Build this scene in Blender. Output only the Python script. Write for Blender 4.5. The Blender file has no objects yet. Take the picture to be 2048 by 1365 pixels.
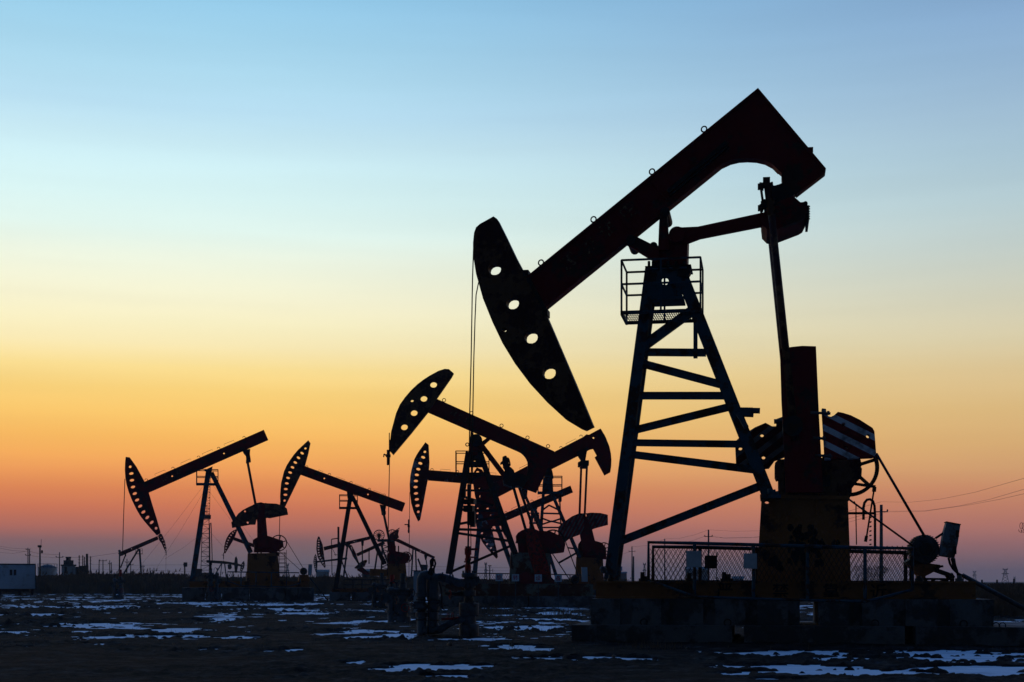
import bpy, math, random
import numpy as np
from mathutils import Vector, Matrix
from mathutils.geometry import tessellate_polygon

random.seed(7)
F = 50 / 36 * 2048      # focal length in photo pixels
CX, HY, CH = 1024, 1163, 1.5   # principal column, horizon row, eye height
scene = bpy.context.scene
COL = scene.collection

# ------------------------------------------------------------------ mesh builder
class MB:
    def __init__(self):
        self.v, self.f, self.s = [], [], []
    def add(self, vs, fs, smooth=False):
        b = len(self.v)
        self.v += [tuple(p) for p in vs]
        for f in fs:
            self.f.append([b + i for i in f]); self.s.append(smooth)
        return self
    def box(self, c, s):
        x, y, z = c; a, b, d = s[0] / 2, s[1] / 2, s[2] / 2
        vs = [(x + i * a, y + j * b, z + k * d) for k in (-1, 1) for j in (-1, 1) for i in (-1, 1)]
        return self.add(vs, [(0, 2, 3, 1), (4, 5, 7, 6), (0, 1, 5, 4), (2, 6, 7, 3), (0, 4, 6, 2), (1, 3, 7, 5)])
    def box2(self, lo, hi):
        return self.box([(lo[i] + hi[i]) / 2 for i in range(3)], [abs(hi[i] - lo[i]) for i in range(3)])
    def bar(self, p, q, w, d):
        """box bar from p to q; w across in the u-z plane, d along v"""
        p, q = Vector(p), Vector(q); t = (q - p).normalized()
        side = Vector((0, 1, 0)) if abs(t.y) < .9 else Vector((1, 0, 0))
        side = (side - t * side.dot(t)).normalized()
        nn = t.cross(side)
        vs = []
        for e in (p, q):
            for i, j in ((-1, -1), (1, -1), (1, 1), (-1, 1)):
                vs.append(e + nn * (w / 2 * i) + side * (d / 2 * j))
        return self.add(vs, [(0, 1, 2, 3), (7, 6, 5, 4), (0, 4, 5, 1), (1, 5, 6, 2), (2, 6, 7, 3), (3, 7, 4, 0)])
    def ibar(self, p, q, w, d):
        """H section: two flanges facing along v and a web"""
        p, q = Vector(p), Vector(q); t = (q - p).normalized()
        side = Vector((0, 1, 0)); side = (side - t * side.dot(t)).normalized()
        o = side * (d / 2 - d * .06)
        self.bar(p - o, q - o, w, d * .12); self.bar(p + o, q + o, w, d * .12)
        return self.bar(p, q, w * .16, d * .74)
    def tube(self, p, q, r, r2=None, n=10):
        r2 = r if r2 is None else r2
        p, q = Vector(p), Vector(q); t = (q - p).normalized()
        a = t.orthogonal().normalized(); b = t.cross(a)
        vs = []
        for e, rr in ((p, r), (q, r2)):
            vs += [e + (a * math.cos(2 * math.pi * i / n) + b * math.sin(2 * math.pi * i / n)) * rr for i in range(n)]
        k = len(self.v)
        self.add(vs, [(i, (i + 1) % n, n + (i + 1) % n, n + i) for i in range(n)], n > 6)
        self.add([], [])
        self.f.append([k + n - 1 - i for i in range(n)]); self.s.append(False)
        self.f.append([k + n + i for i in range(n)]); self.s.append(False)
        return self
    def path(self, pts, r, n=6, closed=False):
        pts = [Vector(p) for p in pts]; m = len(pts)
        rings = []; ref = None
        for i in range(m):
            if closed: t = pts[(i + 1) % m] - pts[i - 1]
            else: t = pts[min(i + 1, m - 1)] - pts[max(i - 1, 0)]
            t.normalize()
            if ref is None: ref = t.orthogonal().normalized()
            ref = (ref - t * ref.dot(t)).normalized(); b = t.cross(ref)
            rings += [pts[i] + (ref * math.cos(2 * math.pi * j / n) + b * math.sin(2 * math.pi * j / n)) * r for j in range(n)]
        fs = []
        for i in range(m if closed else m - 1):
            a0, b0 = i * n, ((i + 1) % m) * n
            fs += [(a0 + j, a0 + (j + 1) % n, b0 + (j + 1) % n, b0 + j) for j in range(n)]
        if not closed:
            fs += [tuple(range(n))[::-1], tuple((m - 1) * n + j for j in range(n))]
        return self.add(rings, fs, True)
    def lathe(self, o, axis, prof, n=20, caps=True):
        """prof: list of (t along axis, radius)"""
        o, axis = Vector(o), Vector(axis).normalized()
        a = axis.orthogonal().normalized(); b = axis.cross(a)
        for (t0, r0), (t1, r1) in zip(prof[:-1], prof[1:]):
            vs = []
            for t, r in ((t0, r0), (t1, r1)):
                vs += [o + axis * t + (a * math.cos(2 * math.pi * i / n) + b * math.sin(2 * math.pi * i / n)) * max(r, 1e-4) for i in range(n)]
            self.add(vs, [(i, (i + 1) % n, n + (i + 1) % n, n + i) for i in range(n)], abs(t1 - t0) > 1e-5)
        for t, r in (prof[0], prof[-1]):
            if caps and r > .002:
                self.add([o + axis * t + (a * math.cos(2 * math.pi * i / n) + b * math.sin(2 * math.pi * i / n)) * r for i in range(n)], [tuple(range(n))])
        return self
    def ring(self, o, axis, R, r, n=36, k=8):
        o, axis = Vector(o), Vector(axis).normalized()
        a = axis.orthogonal().normalized(); b = axis.cross(a)
        return self.path([o + (a * math.cos(2 * math.pi * i / n) + b * math.sin(2 * math.pi * i / n)) * R for i in range(n)], r, k, True)
    def prism(self, outer, v0, v1, holes=()):
        loops = [[Vector((p[0], 0, p[1])) for p in lp] for lp in [outer] + list(holes)]
        flat = [p for lp in loops for p in lp]
        tris = tessellate_polygon([[Vector((p.x, p.z, 0)) for p in lp] for lp in loops])
        n = len(flat)
        vs = [(p.x, v0, p.z) for p in flat] + [(p.x, v1, p.z) for p in flat]
        fs = [tuple(t) for t in tris] + [tuple(n + i for i in t[::-1]) for t in tris]
        k = 0
        for lp in loops:
            m = len(lp)
            fs += [(k + i, k + (i + 1) % m, n + k + (i + 1) % m, n + k + i) for i in range(m)]
            k += m
        return self.add(vs, fs)
    def build(self, name, mat, parent=None):
        me = bpy.data.meshes.new(name)
        me.from_pydata(self.v, [], self.f); me.update()
        me.polygons.foreach_set('use_smooth', self.s)
        import bmesh
        bm = bmesh.new(); bm.from_mesh(me); bmesh.ops.recalc_face_normals(bm, faces=bm.faces); bm.to_mesh(me); bm.free()
        me.materials.append(mat)
        o = bpy.data.objects.new(name, me); COL.objects.link(o)
        if parent is not None: o.parent = parent
        return o

def tag(o, label=None, cat=None, group=None, kind=None):
    if label: o['label'] = label
    if cat: o['category'] = cat
    if group: o['group'] = group
    if kind: o['kind'] = kind
    return o

def ell(x, y, rx, ry=None, ang=0, n=14):
    ry = rx if ry is None else ry
    c, s = math.cos(ang), math.sin(ang)
    return [(x + rx * math.cos(t) * c - ry * math.sin(t) * s, y + rx * math.cos(t) * s + ry * math.sin(t) * c)
            for t in [2 * math.pi * i / n for i in range(n)]]

class Th:
    """a thing: an Empty on the ground at a real distance, and a tracer from sight lines to its own planes"""
    def __init__(self, name, label, cat, px0, D, aim=None, group=None):
        a = math.atan(((px0 if aim is None else aim) - CX) / F)
        self.o = bpy.data.objects.new(name, None); COL.objects.link(self.o)
        self.o.empty_display_size = .5
        self.x0, self.D, self.a = (px0 - CX) * D / F, D, a
        self.o.location = (self.x0, D, 0); self.o.rotation_euler = (0, 0, -a)
        tag(self.o, label, cat, group)
        self.k = D / F
        self.cu = (-self.x0) * math.cos(a) + (-D) * (-math.sin(a))
        self.cv = (-self.x0) * math.sin(a) + (-D) * math.cos(a)
    def tr(self, px, py, v=0.):
        dx, dy = (px - CX) / F, 1.
        du = dx * math.cos(self.a) - dy * math.sin(self.a)
        dv = dx * math.sin(self.a) + dy * math.cos(self.a)
        t = (v - self.cv) / dv
        return Vector((self.cu + t * du, v, CH - t * (py - HY) / F))
    def uz(self, pts, v):
        r = []
        for p in pts:
            q = self.tr(p[0], p[1], v); r.append((q.x, q.z))
        return r
    def part(self, name, mb, mat, parent=None, label=None):
        o = mb.build(name, mat, parent or self.o)
        if label: o['label'] = label
        return o
    def plate(self, name, pts, v0, v1, mat, holes=(), parent=None, label=None, mb=None):
        mb = mb or MB()
        mb.prism(self.uz(pts, v0), v0, v1, [self.uz(h, v0) for h in holes])
        return self.part(name, mb, mat, parent, label) if name else mb
    def disc(self, name, x, y, r, v0, v1, mat, parent=None, n=24, label=None):
        c = self.tr(x, y, v0)
        mb = MB().lathe(c, (0, 1, 0), [(0, r * self.k * .9), (.01, r * self.k), (v1 - v0, r * self.k)], n)
        return self.part(name, mb, mat, parent, label) if name else mb

# ------------------------------------------------------------------ materials
def nodes(name):
    m = bpy.data.materials.new(name); m.use_nodes = True
    nt = m.node_tree; b = nt.nodes['Principled BSDF']
    return m, nt, b
def N(nt, t, **kw):
    n = nt.nodes.new(t)
    for k, v in kw.items(): setattr(n, k, v)
    return n
def ramp(nt, stops, interp='LINEAR'):
    n = nt.nodes.new('ShaderNodeValToRGB'); r = n.color_ramp; r.interpolation = interp
    while len(r.elements) > 1: r.elements.remove(r.elements[-1])
    r.elements[0].position = stops[0][0]; r.elements[0].color = (*stops[0][1], 1)
    for p, c in stops[1:]:
        e = r.elements.new(p); e.color = (*c, 1)
    return n
def paint(name, col, wear=(.05, .022, .012), amt=.5, scale=3., rough=.7, bump=.3, col2=None):
    m, nt, b = nodes(name); L = nt.links.new
    tc = N(nt, 'ShaderNodeTexCoord')
    no = N(nt, 'ShaderNodeTexNoise'); no.inputs['Scale'].default_value = scale; no.inputs['Detail'].default_value = 9; no.inputs['Roughness'].default_value = .68
    L(tc.outputs['Object'], no.inputs['Vector'])
    c2 = col2 or tuple(c * .7 for c in col)
    lo = .62 - .2 * amt
    r = ramp(nt, [(0, col), (lo - .06, c2), (lo, wear), (1, tuple(c * .5 for c in wear))])
    L(no.outputs['Fac'], r.inputs['Fac']); L(r.outputs['Color'], b.inputs['Base Color'])
    n2 = N(nt, 'ShaderNodeTexNoise'); n2.inputs['Scale'].default_value = scale * 14; n2.inputs['Detail'].default_value = 5
    L(tc.outputs['Object'], n2.inputs['Vector'])
    bp = N(nt, 'ShaderNodeBump'); bp.inputs['Strength'].default_value = bump; bp.inputs['Distance'].default_value = .02
    L(n2.outputs['Fac'], bp.inputs['Height']); L(bp.outputs['Normal'], b.inputs['Normal'])
    b.inputs['Roughness'].default_value = rough; b.inputs['Specular IOR Level'].default_value = .25
    return m
def stripes(name, ca, cb, period, duty, ang, phase=0):
    m, nt, b = nodes(name); L = nt.links.new
    tc = N(nt, 'ShaderNodeTexCoord'); sp = N(nt, 'ShaderNodeSeparateXYZ'); L(tc.outputs['Object'], sp.inputs[0])
    def M(op, a, c):
        n = N(nt, 'ShaderNodeMath', operation=op)
        for i, x in enumerate((a, c)):
            if x is None: continue
            if isinstance(x, (int, float)): n.inputs[i].default_value = x
            else: L(x, n.inputs[i])
        return n.outputs[0]
    s = M('ADD', M('MULTIPLY', sp.outputs[0], math.sin(ang) / period), M('MULTIPLY', sp.outputs[2], math.cos(ang) / period))
    fr = M('FRACT', M('ADD', s, phase + 50), None)
    no = N(nt, 'ShaderNodeTexNoise'); no.inputs['Scale'].default_value = 4; no.inputs['Detail'].default_value = 8; L(tc.outputs['Object'], no.inputs['Vector'])
    lt = M('LESS_THAN', fr, duty)
    mx = N(nt, 'ShaderNodeMix', data_type='RGBA'); L(lt, mx.inputs[0]); mx.inputs[6].default_value = (*ca, 1); mx.inputs[7].default_value = (*cb, 1)
    dr = ramp(nt, [(0, (1, 1, 1)), (.5, (.85, .82, .8)), (.68, (.25, .2, .18))]); L(no.outputs['Fac'], dr.inputs['Fac'])
    m2 = N(nt, 'ShaderNodeMix', data_type='RGBA', blend_type='MULTIPLY'); m2.inputs[0].default_value = 1; L(mx.outputs[2], m2.inputs[6]); L(dr.outputs['Color'], m2.inputs[7])
    L(m2.outputs[2], b.inputs['Base Color']); b.inputs['Roughness'].default_value = .7; b.inputs['Specular IOR Level'].default_value = .25
    return m

RED = paint('red_paint', (.28, .010, .014), wear=(.07,.025,.018), amt=.15, scale=1.1, col2=(.18, .009, .011))
REDB = paint('bright_red_paint', (.50, .03, .02), amt=.3, scale=6)
RUST = paint('rusted_dark_paint', (.085, .022, .018), wear=(.17, .075, .035), amt=.4, scale=2.2)
BLUE = paint('blue_paint', (.04, .115, .155), wear=(.055, .026, .02), amt=.3, scale=2.4)
YEL = paint('yellow_paint', (.44, .155, .04), wear=(.07, .03, .018), amt=.14, scale=1.1, col2=(.30, .105, .03))
WHR = paint('red_and_white_worn_paint', (.42, .42, .43), wear=(.10, .012, .01), amt=.9, scale=1.3)
OCH = paint('dirty_ochre_paint', (.30, .27, .20), wear=(.12, .035, .015), amt=.6, scale=.9)
STEEL = paint('grey_steel', (.085, .095, .10), wear=(.05, .04, .036), amt=.3, scale=5)
DARK = paint('dark_steel', (.03, .03, .032), amt=.3, scale=4)
ROPE = paint('wire_rope', (.03, .028, .026), amt=.2, scale=9)
CONC = paint('concrete', (.26, .25, .24), wear=(.07, .066, .062), amt=.5, scale=1.1, rough=.95, bump=.6, col2=(.15, .145, .14))
WHITE = paint('white_panel', (.62, .68, .72), wear=(.3, .3, .3), amt=.05, scale=.6)
GREYB = paint('grey_box_paint', (.26, .30, .33), wear=(.12, .08, .06), amt=.2, scale=3)
GREYP = paint('pale_grey_sheet', (.75, .76, .76), wear=(.5, .5, .5), amt=.05, scale=2)
GALV = paint('galvanised_pipe', (.11, .125, .135), wear=(.06, .05, .045), amt=.2, scale=3)
WOOD = paint('weathered_pole', (.09, .085, .08), amt=.2, scale=3)
INK = paint('dark_lettering', (.012, .011, .01), amt=0, scale=3)
PALEINK = paint('faded_lettering', (.40, .24, .13), wear=(.14, .02, .015), amt=.75, scale=7)
REDINK = paint('red_lettering', (.5, .03, .02), amt=0, scale=3)
STR1 = stripes('red_white_stripes', (.30, .012, .014), (.86, .88, .92), .325, .42, math.radians(28), .30)
STR2 = stripes('worn_red_white_stripes', (.12, .012, .01), (.30, .29, .28), .29, .42, math.radians(-38), .2)
STR3 = stripes('narrow_red_white_stripes', (.30, .02, .018), (.20, .18, .17), .22, .4, math.radians(-62), 0)
GLASS = paint('dark_window', (.02, .02, .025), amt=0, rough=.2, bump=0)
COPPER = paint('brown_reed', (.34, .21, .12), wear=(.16, .10, .06), amt=.6, scale=.5, bump=0)

def lettering(th, txt, x, y, hpx, v, ang, mat, name='painted_character', parent=None, spread=None):
    """each character is a thin mesh set on a plane of the thing"""
    for ch, (cx_, cy_) in zip(txt, spread or [(x, y)]):
        cu = bpy.data.curves.new('glyph', 'FONT'); cu.body = ch; cu.size = 1
        cu.align_x = 'CENTER'; cu.align_y = 'CENTER'; cu.offset = .012
        ob = bpy.data.objects.new('glyph', cu); COL.objects.link(ob)
        dg = bpy.context.evaluated_depsgraph_get(); me = ob.evaluated_get(dg).to_mesh()
        co = [Vector(p.co) for p in me.vertices]
        if co:
            x0 = min(p.x for p in co); x1 = max(p.x for p in co); y0 = min(p.y for p in co); y1 = max(p.y for p in co)
            s = hpx * th.k / max(y1 - y0, .01)
            o = th.tr(cx_, cy_, v); c, sn = math.cos(ang), math.sin(ang); vs = []
            for p in co:
                px_, py_ = (p.x - (x0 + x1) / 2) * s, (p.y - (y0 + y1) / 2) * s
                vs.append((o.x + px_ * c - py_ * sn, v, o.z + px_ * sn + py_ * c))
            m = MB(); m.add(vs, [list(pl.vertices) for pl in me.polygons]); m.build(name, mat, parent or th.o)
        ob.evaluated_get(dg).to_mesh_clear()
        bpy.data.objects.remove(ob); bpy.data.curves.remove(cu)

# ------------------------------------------------------------------ shared pump parts
def bridle(m, pts, v, w, mat=ROPE):
    m.part('wire_rope', MB().path([m.tr(x, y, v) for x, y in pts], w), mat)

def leg_pair(m, x0, y0, x1, y1, w, vt, vb, mat, name='leg', I=True, depth=None, wt=None):
    p, q = m.tr(x0, y0, -vt), m.tr(x1, y1, -vb)
    for s in (1, -1):
        P, Q = Vector((p.x, p.y * s, p.z)), Vector((q.x, q.y * s, q.z))
        b = MB(); (b.ibar if I else b.bar)(P, Q, w * m.k, depth or w * m.k)
        m.part(name, b, mat)

def brace_pair(m, lst, ya, va, yb, vb, mat):
    for x0, y0, x1, y1, w in lst:
        p = m.tr(x0, y0, -(va + (vb - va) * (y0 - ya) / (yb - ya))); q = m.tr(x1, y1, -(va + (vb - va) * (y1 - ya) / (yb - ya)))
        for s in (1,):
            b = MB().bar((p.x, p.y * s, p.z), (q.x, q.y * s, q.z), w * m.k, .10 + w * m.k * .3)
            b.bar((p.x, (p.y - .07) * s, p.z + w * m.k * .42), (q.x, (q.y - .07) * s, q.z + w * m.k * .42), w * m.k * .16, .06)
            m.part('brace', b, mat)

def platform(m, x0, x1, yr, ym, yd, vn, vf, r, mat, mesh=True, xm=None):
    """work platform: near edge at v=-vn, far edge at v=vf; traced on the near side"""
    a, b = m.tr(x0, yd, -vn), m.tr(x1, yd, -vn); zr = m.tr(x0, yr, -vn).z; zm = m.tr(x0, ym, -vn).z
    g = MB()
    for v in (-vn, vf):
        g.bar((a.x, v, a.z), (b.x, v, a.z), r * 3.2, r * 1.6)
    for u in (a.x, b.x):
        g.bar((u, -vn, a.z), (u, vf, a.z), r * 4, r * 2)
    n = 5
    for i in range(1, n): g.bar((a.x, -vn + (vf + vn) * i / n, a.z + r), (b.x, -vn + (vf + vn) * i / n, a.z + r), r * .35, r * .5)
    for i in range(1, 34): g.bar((a.x + (b.x - a.x) * i / 34, -vn, a.z + r * .4), (a.x + (b.x - a.x) * (i + 1.) / 34, vf, a.z + r * .4), r * .25, r * .8)
    m.part('platform_deck', g, mat)
    h = MB()
    for v in (-vn, vf):
        for z in (zr, zm): h.bar((a.x, v, z), (b.x, v, z), r * 1.7, r * 1.5)
        for u in (a.x, (a.x + b.x) / 2, b.x): h.bar((u, v, a.z), (u, v, zr), r * 1.7, r * 1.5)
    for u in (a.x, b.x):
        for z in (zr, zm): h.bar((u, -vn, z), (u, vf, z), r * 1.4, r * 1.4)
    m.part('platform_railing', h, mat)

def slot_holes(cs, rx, ry, small=2):
    hs = []
    for i, (x, y) in enumerate(cs):
        a = cs[max(i - 1, 0)]; b = cs[min(i + 1, len(cs) - 1)]
        ang = math.atan2(b[1] - a[1], b[0] - a[0]) + math.pi / 2
        if i in (0, len(cs) - 1): hs.append(ell(x, y, ry, ry, 0, 8))
        else: hs.append(ell(x, y, rx, ry, ang, 10))
    return hs

def sheave(m, x, y, R, v0, mat, spokes=6, t=3.5, hub=.18):
    c = m.tr(x, y, v0); k = m.k
    g = MB().lathe(c + Vector((0, -.06, 0)), (0, 1, 0), [(0, (R - t) * k), (0, R * k), (.16, R * k), (.16, (R - t) * k), (0, (R - t) * k)], 48, False)
    for i in range(spokes):
        a = 2 * math.pi * i / spokes + .3
        g.bar(c, c + Vector((math.cos(a), 0, math.sin(a))) * (R - t * .5) * k, t * .9 * k, .05)
    g.lathe(c + Vector((0, -.09, 0)), (0, 1, 0), [(0, R * hub * k), (.22, R * hub * k)], 16)
    m.part('sheave', g, mat)

def guard(m, top, posts, bottom, v, r, mat, meshrect=None, pitch=.1, wire=.004, name='guard_rail'):
    g = MB()
    g.path([m.tr(x, y, v) for x, y in top], r, 6)
    g.path([m.tr(x, y, v) for x, y in bottom], r * .8, 6)
    for x, y0, y1 in posts: g.tube(m.tr(x, y0, v), m.tr(x, y1, v), r, n=6)
    gr = m.part(name, g, mat)
    if meshrect:
        x0, y0, x1, y1 = meshrect
        a, b = m.tr(x0, y1, v), m.tr(x1, y0, v); W, H = b.x - a.x, b.z - a.z
        w = MB(); sl = 1.75
        n = int((W + H / sl) / pitch)
        for i in range(-1, n + 2):
            for s in (1, -1):
                # line u = u0 + s*(z/sl)
                u0 = a.x + i * pitch - (H / sl if s > 0 else 0) + (0 if s > 0 else 0)
                z0, z1 = 0., H
                ua, ub = u0, u0 + s * H / sl
                if s < 0: ua, ub = u0, u0 - H / sl
                def clip(ua, za, ub, zb):
                    for lim, sg in ((a.x, 1), (b.x, -1)):
                        ia, ib = (ua - lim) * sg >= 0, (ub - lim) * sg >= 0
                        if not ia and not ib: return None
                        if not ia: t = (lim - ua) / (ub - ua); ua, za = lim, za + (zb - za) * t
                        elif not ib: t = (lim - ua) / (ub - ua); ub, zb = lim, za + (zb - za) * t
                    return ua, za, ub, zb
                c = clip(ua, z0, ub, z1)
                if c and abs(c[1] - c[3]) > .01:
                    w.bar((c[0], v, a.z + c[1]), (c[2], v, a.z + c[3]), wire, wire)
        m.part('wire_mesh', w, DARK, gr)

def motor(m, x, y, r, v0, L, mat, mount=None, mmat=None, boxq=None):
    c = m.tr(x, y, v0); k = m.k; R = r * k
    g = MB().lathe(c, (0, 1, 0), [(0, R * .35), (.0, R * .55), (.03, R * .62), (.05, R * .9), (.1, R * .93), (L - .05, R * .93), (L, R * .7)], 28)
    for i in range(36):
        a = 2 * math.pi * i / 36
        d = Vector((math.cos(a), 0, math.sin(a)))
        g.bar(c + d * R * .96 + Vector((0, .1, 0)), c + d * R * .96 + Vector((0, L - .07, 0)), R * .05, R * .12)
    mo = m.part('motor', g, mat)
    m.part('motor_pulley', MB().lathe(c + Vector((0, -.14, 0)), (0, 1, 0), [(0, R * .42), (.1, R * .42), (.1, R * .2), (.15, R * .2)], 20), DARK, mo)
    if mount: m.plate('motor_mount', mount, v0 + .05, v0 + L, mmat)
    if boxq: m.plate('switch_box', boxq, v0 + .1, v0 + .1 + max(.25, r * k * .6), WHITE if k > .02 else BLUE)

def extend(p, q, y):
    t = (y - p[1]) / (q[1] - p[1]); return (p[0] + (q[0] - p[0]) * t, y)

def conv(name, label, px0, D, P, group='pumpjacks', aim=None):
    """a conventional beam pumping unit from its traced outlines"""
    m = Th(name, label, 'pumpjack', px0, D, aim, group)
    k = m.k; hm = P.get('hmat', RED); bm_ = P.get('bmat', RED); tm = P.get('tmat', BLUE)
    hw = P.get('hw', .16)
    yz = lambda z, v=0: HY - (z - CH) * F / (D + v)
    hd = m.plate('horse_head', P['head'], -hw, hw, hm, P.get('hholes', []))
    bw = P.get('bw', .18)
    bo = m.plate('walking_beam', P['beam'], -bw, bw, bm_, [ell(x, y, r, r, 0, 8) for x, y, r in P.get('bholes', [])])
    if P.get('rings'):
        for x, y in P['rings']:
            g = MB(); c = m.tr(x, y, 0); g.path([c + Vector((math.cos(a) * 2.6 * k, 0, math.sin(a) * 2.6 * k)) for a in [i * math.pi / 6 - .4 for i in range(8)]], .022, 5)
            m.part('lifting_eye', g, ROPE, bo)
    if P.get('rails'):
        for (x0, y0, x1, y1) in P['rails']:
            g = MB()
            nx, ny = (y1 - y0), -(x1 - x0); l = math.hypot(nx, ny); nx, ny = nx / l * 3.4, ny / l * 3.4
            g.path([m.tr(x0, y0, -bw * .8), m.tr(x0 + nx, y0 + ny, -bw * .8), m.tr(x1 + nx, y1 + ny, -bw * .8), m.tr(x1, y1, -bw * .8)], .012, 5)
            m.part('hand_rail', g, ROPE, bo)
    if P.get('saddle'): m.plate('saddle_bearing', P['saddle'], -.28, .28, P.get('smat', DARK))
    # legs
    vt, vb = P.get('vt', .2), P.get('vb', 1.1)
    zf = P.get('zf', .75)
    for (a, b, w) in P['legs']:
        if P.get('ext'): b = extend(a, b, yz(zf, -vb))
        leg_pair(m, *a, *b, w, vt, vb, tm, I=False, depth=w * k * .8)
    if P.get('braces'): brace_pair(m, P['braces'], P['legs'][0][0][1], vt, P['legs'][0][1][1], vb, tm)
    if P.get('plat'):
        x0, x1, yr, ym, yd = P['plat']; platform(m, x0, x1, yr, ym, yd, .65, .75, .035, tm)
    g_ = P.get('gear')
    if g_:
        m.plate('gearbox', g_, -.55, .55, P.get('gmat', RED))
    if P.get('crank'):
        for s in (-1, 1):
            v0, v1 = (-.95, -.72) if s < 0 else (.72, .95)
            cr = m.plate('crank', P['crank'], v0, v1, P.get('gmat', RED))
            for wt in P.get('weights', []):
                m.plate('counterweight', wt[0], v0 - .14, v1 + .1, P.get('wmat', RUST), [ell(x, y, r, r, 0, 8) for x, y, r in wt[1]])
    if P.get('pit'):
        (x0, y0), (x1, y1), w = P['pit']
        m.plate('equaliser_hanger', P['hang'], -.3, .3, DARK) if P.get('hang') else None
        tp = m.tr(x0, y0, 0)
        m.part('equaliser', MB().bar((tp.x, -1.1, tp.z), (tp.x, 1.1, tp.z), 6 * k, .25), DARK)
        for s in (-1, 1):
            a_, b_ = m.tr(x0, y0, -1.02), m.tr(x1, y1, -1.02)
            m.part('pitman_arm', MB().tube((a_.x, a_.y * -s, a_.z), (b_.x, b_.y * -s, b_.z), w * k / 2, n=8), P.get('pmat', DARK))
    if P.get('sheave'):
        x, y, R = P['sheave']; sheave(m, x, y, R, -.35, P.get('gmat', RED), 6, 2)
    if P.get('ped'):
        m.plate('pedestal', P['ped'], -.6, .6, P.get('pedmat', YEL))
    if P.get('motor'):
        x, y, r = P['motor']; motor(m, x, y, r, -.5, .7, STEEL, P.get('mount'), YEL, P.get('swbox'))
    if P.get('belts'):
        g = MB()
        for a, b in P['belts']: g.tube(m.tr(*a, -.45), m.tr(*b, -.45), .022, n=6)
        m.part('drive_belt', g, ROPE)
    if P.get('skid'):
        x0, y0, x1, y1 = P['skid']; a, b = m.tr(x0, y0, -1.2), m.tr(x1, y1, -1.2)
        g = MB()
        for s in (-1, 1):
            g.box2((a.x, 1.2 * s - .04, b.z + .04), (b.x, 1.2 * s + .04, a.z - .04))
            g.box2((a.x, 1.2 * s - .11, b.z), (b.x, 1.2 * s + .11, b.z + .038)); g.box2((a.x, 1.2 * s - .11, a.z - .038), (b.x, 1.2 * s + .11, a.z))
        n = 5
        for i in range(n):
            u = a.x + .15 + (b.x - a.x - .3) * i / (n - 1); g.box2((u - .08, -1.07, b.z + .05), (u + .08, 1.07, a.z - .05))
        m.part('skid_frame', g, P.get('skmat', YEL))
    elif P.get('ext'):
        xs = [extend(a, b, yz(zf, -vb))[0] for a, b, w in P['legs']]
        a, b = m.tr(min(xs) - 8, yz(zf), -1.2), m.tr(max(xs) + P.get('sk', 8), yz(zf), -1.2)
        m.part('skid_frame', MB().box2((a.x, -1.3, .35), (b.x, 1.3, zf)), YEL)
        m.part('footing', MB().box2((a.x - .3, -1.6, -.2), (b.x + .3, 1.6, .347)), CONC)
    if P.get('rope'): bridle(m, P['rope'], -.0, P.get('ropew', .022))
    if P.get('carrier'):
        x, y = P['carrier']; c = m.tr(x, y, 0)
        g = MB().box(c, (.16, .5, .14)); g.tube(c + Vector((0, 0, -.5)), c + Vector((0, 0, .5)), .06); g.box(c + Vector((-.16, 0, .12)), (.3, .1, .08)); g.box(c + Vector((0, 0, -.35)), (.14, .3, .1))
        m.part('carrier_bar', g, DARK)
    return m

def foundation(name, label, px0, D, x0, x1, y0, zb, v0, v1, joints=(), group=None, aim=None, ytop1=None):
    """cast blocks standing side by side under one skid"""
    m = Th(name, label, 'foundation', px0, D, aim, group)
    xs = [x0] + list(joints) + [x1]
    for i in range(len(xs) - 1):
        a, b = m.tr(xs[i] + (1.0 if i else 0), y0, v0), m.tr(xs[i + 1] - (1.0 if i < len(xs) - 2 else 0), y0, v0)
        m.part('concrete_block', MB().box2((a.x, v0, zb), (b.x, v1, a.z)), CONC)
    return m

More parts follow.
